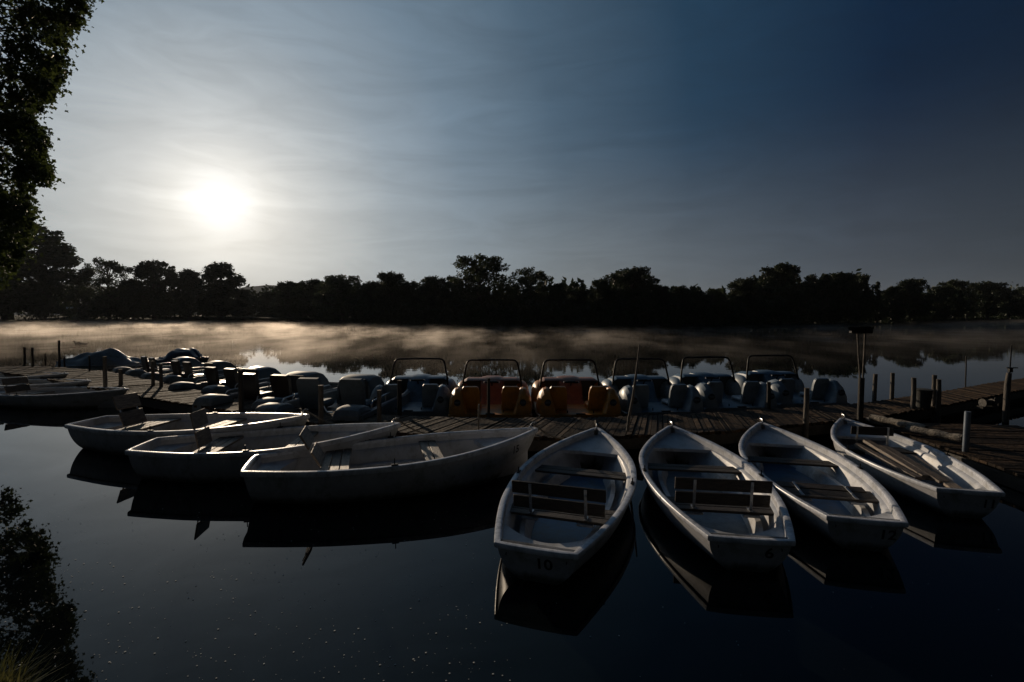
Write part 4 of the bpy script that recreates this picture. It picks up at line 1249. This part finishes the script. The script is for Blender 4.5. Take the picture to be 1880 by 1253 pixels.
# ------------------------------------------------------------------ mist and haze
SUND = ray(405, 375).normalized()
EL = math.asin(SUND.z); AZ = math.atan2(SUND.x, SUND.y)   # azimuth measured from +Y towards +X
mm = bpy.data.materials.new('mist'); mm.use_nodes = True; nt = mm.node_tree; nt.nodes.clear(); L = nt.links.new
out = N(nt, 'ShaderNodeOutputMaterial'); pv = N(nt, 'ShaderNodeVolumePrincipled'); L(pv.outputs[0], out.inputs['Volume'])
pv.inputs['Color'].default_value = (.90, .82, .74, 1); pv.inputs['Anisotropy'].default_value = .68
geo = N(nt, 'ShaderNodeNewGeometry') if False else N(nt, 'ShaderNodeTexCoord')
mpm = N(nt, 'ShaderNodeMapping'); mpm.inputs['Scale'].default_value = (.17, .06, .8); L(geo.outputs['Object'], mpm.inputs[0])
nn = N(nt, 'ShaderNodeTexNoise'); nn.inputs['Scale'].default_value = 1.0; nn.inputs['Detail'].default_value = 4; nn.inputs['Roughness'].default_value = .6; L(mpm.outputs[0], nn.inputs[0])
mr = N(nt, 'ShaderNodeMapRange'); mr.inputs[1].default_value = .46; mr.inputs[2].default_value = .62; mr.inputs[3].default_value = 0.05; mr.inputs[4].default_value = 1
L(nn.outputs[0], mr.inputs[0])
sp_ = N(nt, 'ShaderNodeSeparateXYZ'); L(geo.outputs['Object'], sp_.inputs[0])
fz = N(nt, 'ShaderNodeMapRange'); fz.inputs[1].default_value = 0; fz.inputs[2].default_value = 1.3; fz.inputs[3].default_value = 1; fz.inputs[4].default_value = 0; L(sp_.outputs[2], fz.inputs[0])
fy = N(nt, 'ShaderNodeMapRange', interpolation_type='SMOOTHSTEP'); fy.inputs[1].default_value = 12; fy.inputs[2].default_value = 34; fy.inputs[3].default_value = .0; fy.inputs[4].default_value = 1; L(sp_.outputs[1], fy.inputs[0])
fp = N(nt, 'ShaderNodeMath', operation='POWER'); L(fz.outputs[0], fp.inputs[0]); fp.inputs[1].default_value = 3.2
m1 = N(nt, 'ShaderNodeMath', operation='MULTIPLY'); L(mr.outputs[0], m1.inputs[0]); L(fp.outputs[0], m1.inputs[1])
m2 = N(nt, 'ShaderNodeMath', operation='MULTIPLY'); L(m1.outputs[0], m2.inputs[0]); L(fy.outputs[0], m2.inputs[1])
mpf = N(nt, 'ShaderNodeMapping'); mpf.inputs['Scale'].default_value = (.50, .30, 1.3); L(geo.outputs['Object'], mpf.inputs[0])
nf = N(nt, 'ShaderNodeTexNoise'); nf.inputs['Scale'].default_value = 1.0; nf.inputs['Detail'].default_value = 3; L(mpf.outputs[0], nf.inputs[0])
mf = N(nt, 'ShaderNodeMapRange'); mf.inputs[1].default_value = .42; mf.inputs[2].default_value = .64; mf.inputs[3].default_value = .04; mf.inputs[4].default_value = 2.6; L(nf.outputs[0], mf.inputs[0])
mq = N(nt, 'ShaderNodeMath', operation='MULTIPLY'); L(m2.outputs[0], mq.inputs[0]); L(mf.outputs[0], mq.inputs[1])
m3 = N(nt, 'ShaderNodeMath', operation='MULTIPLY'); L(mq.outputs[0], m3.inputs[0]); m3.inputs[1].default_value = .043
L(m3.outputs[0], pv.inputs['Density'])
mm.cycles.volume_step_rate = .035
def vbox(name, x0, x1, y0, y1, z0, z1, mat, label):
    me = bpy.data.meshes.new(name)
    vs = [(x, y, z) for x in (x0, x1) for y in (y0, y1) for z in (z0, z1)]
    fs = [(0, 1, 3, 2), (4, 6, 7, 5), (0, 4, 5, 1), (2, 3, 7, 6), (0, 2, 6, 4), (1, 5, 7, 3)]
    me.from_pydata(vs, [], fs); me.materials.append(mat)
    o = bpy.data.objects.new(name, me); COL.objects.link(o); tag(o, label, name, None, 'stuff'); return o
vbox('mist', -260, 260, 12, 240, .03, 1.3, mm, 'low morning mist lying on the lake beyond the pier')
hm = bpy.data.materials.new('haze'); hm.use_nodes = True; nt = hm.node_tree; nt.nodes.clear(); L = nt.links.new
out = N(nt, 'ShaderNodeOutputMaterial'); pv = N(nt, 'ShaderNodeVolumePrincipled'); L(pv.outputs[0], out.inputs['Volume'])
pv.inputs['Color'].default_value = (.80, .87, .95, 1); pv.inputs['Density'].default_value = .00006; pv.inputs['Anisotropy'].default_value = .3
vbox('haze', -3900, 3900, -3900, 3900, -2, 230, hm, 'faint blue morning haze in front of the distant hills')

# ------------------------------------------------------------------ light
sd = bpy.data.lights.new('sun', 'SUN'); sd.energy = 5.0; sd.angle = R(.6); sd.color = (1, .80, .58)
so = bpy.data.objects.new('sun', sd); COL.objects.link(so); so.rotation_euler = (-SUND).to_track_quat('-Z', 'Y').to_euler()
w = bpy.data.worlds.new('World'); SC.world = w; w.use_nodes = True; nt = w.node_tree; L = nt.links.new
bg = nt.nodes['Background']; bg.inputs[1].default_value = .1
sky = N(nt, 'ShaderNodeTexSky', sky_type='NISHITA'); sky.sun_disc = False; sky.sun_elevation = EL; sky.sun_rotation = AZ
sky.air_density = 1.0; sky.dust_density = .6; sky.ozone_density = 2
tc = N(nt, 'ShaderNodeTexCoord')
dp = N(nt, 'ShaderNodeVectorMath', operation='DOT_PRODUCT'); L(tc.outputs['Generated'], dp.inputs[0]); dp.inputs[1].default_value = SUND
ac = N(nt, 'ShaderNodeMath', operation='ARCCOSINE'); L(dp.outputs['Value'], ac.inputs[0])
dv = N(nt, 'ShaderNodeMath', operation='DIVIDE'); L(ac.outputs[0], dv.inputs[0]); dv.inputs[1].default_value = PI
# veil of thin high cloud scattering round the sun, stops in degrees from the sun
EXPO = 2.0  # world values are divided by this through the exposure
def st_(deg, r_, g_, b__): return (deg / 180, (r_, g_, b__))
veil = ramp(nt, [st_(0, 1.3, 1.3, 1.25), st_(1.8, 1.08, 1.07, 1.03), st_(4.2, .80, .80, .77), st_(7, .60, .62, .62), st_(11, .44, .48, .505), st_(17, .27, .33, .385), st_(25, .152, .215, .28), st_(36, .062, .108, .160), st_(50, .013, .042, .082), st_(66, .0008, .0128, .038), st_(95, .0008, .0026, .005), st_(180, .0025, .003, .0033)])
L(dv.outputs[0], veil.inputs[0])
# the veil is greyer near the horizon
sx_ = N(nt, 'ShaderNodeSeparateXYZ'); L(tc.outputs['Generated'], sx_.inputs[0])
hz = N(nt, 'ShaderNodeMapRange', interpolation_type='SMOOTHERSTEP'); hz.inputs[1].default_value = 0; hz.inputs[2].default_value = .42; hz.inputs[3].default_value = 1; hz.inputs[4].default_value = 0
L(sx_.outputs[2], hz.inputs[0])
hcol = ramp(nt, [st_(0, .13, .095, .045), st_(14, .10, .075, .035), st_(40, .100, .085, .058), st_(62, .050, .052, .046), st_(90, .014, .019, .021), st_(180, .006, .007, .01)])
L(dv.outputs[0], hcol.inputs[0])
hm_ = N(nt, 'ShaderNodeMix', data_type='RGBA', blend_type='MULTIPLY'); hm_.inputs[0].default_value = 1; L(hcol.outputs[0], hm_.inputs[6]); L(hz.outputs[0], hm_.inputs[7])
ad = N(nt, 'ShaderNodeMix', data_type='RGBA', blend_type='ADD'); ad.inputs[0].default_value = 1; L(veil.outputs[0], ad.inputs[6]); L(hm_.outputs[2], ad.inputs[7])
# cirrus streaks
mpc = N(nt, 'ShaderNodeMapping'); mpc.inputs['Rotation'].default_value = (0, R(18), R(25)); mpc.inputs['Scale'].default_value = (2.2, 5, 13); L(tc.outputs['Generated'], mpc.inputs[0])
nc = N(nt, 'ShaderNodeTexNoise'); nc.inputs['Scale'].default_value = 1.6; nc.inputs['Detail'].default_value = 7; nc.inputs['Roughness'].default_value = .62; nc.inputs['Distortion'].default_value = 1.3; L(mpc.outputs[0], nc.inputs[0])
cr = N(nt, 'ShaderNodeMapRange'); cr.inputs[1].default_value = .3; cr.inputs[2].default_value = .75; cr.inputs[3].default_value = .92; cr.inputs[4].default_value = 1.13; L(nc.outputs[0], cr.inputs[0])
mc = N(nt, 'ShaderNodeMix', data_type='RGBA', blend_type='MULTIPLY'); mc.inputs[0].default_value = 1; L(ad.outputs[2], mc.inputs[6]); L(cr.outputs[0], mc.inputs[7])
sc_ = N(nt, 'ShaderNodeVectorMath', operation='SCALE'); L(mc.outputs[2], sc_.inputs[0]); sc_.inputs['Scale'].default_value = 10 * EXPO
sk = N(nt, 'ShaderNodeVectorMath', operation='SCALE'); L(sky.outputs[0], sk.inputs[0]); sk.inputs['Scale'].default_value = .015
fin = N(nt, 'ShaderNodeVectorMath', operation='ADD'); L(sc_.outputs[0], fin.inputs[0]); L(sk.outputs[0], fin.inputs[1])
L(fin.outputs[0], bg.inputs[0])

SC.view_settings.view_transform = 'Standard'; SC.view_settings.look = 'None'; SC.view_settings.exposure = -1.0; SC.view_settings.gamma = 1
SC.render.engine = 'CYCLES'
cy = SC.cycles; cy.use_denoising = True
cy.max_bounces = 6; cy.volume_bounces = 0; cy.diffuse_bounces = 3; cy.glossy_bounces = 4; cy.caustics_reflective = True
cy.volume_max_steps = 256; cy.sample_clamp_indirect = 4
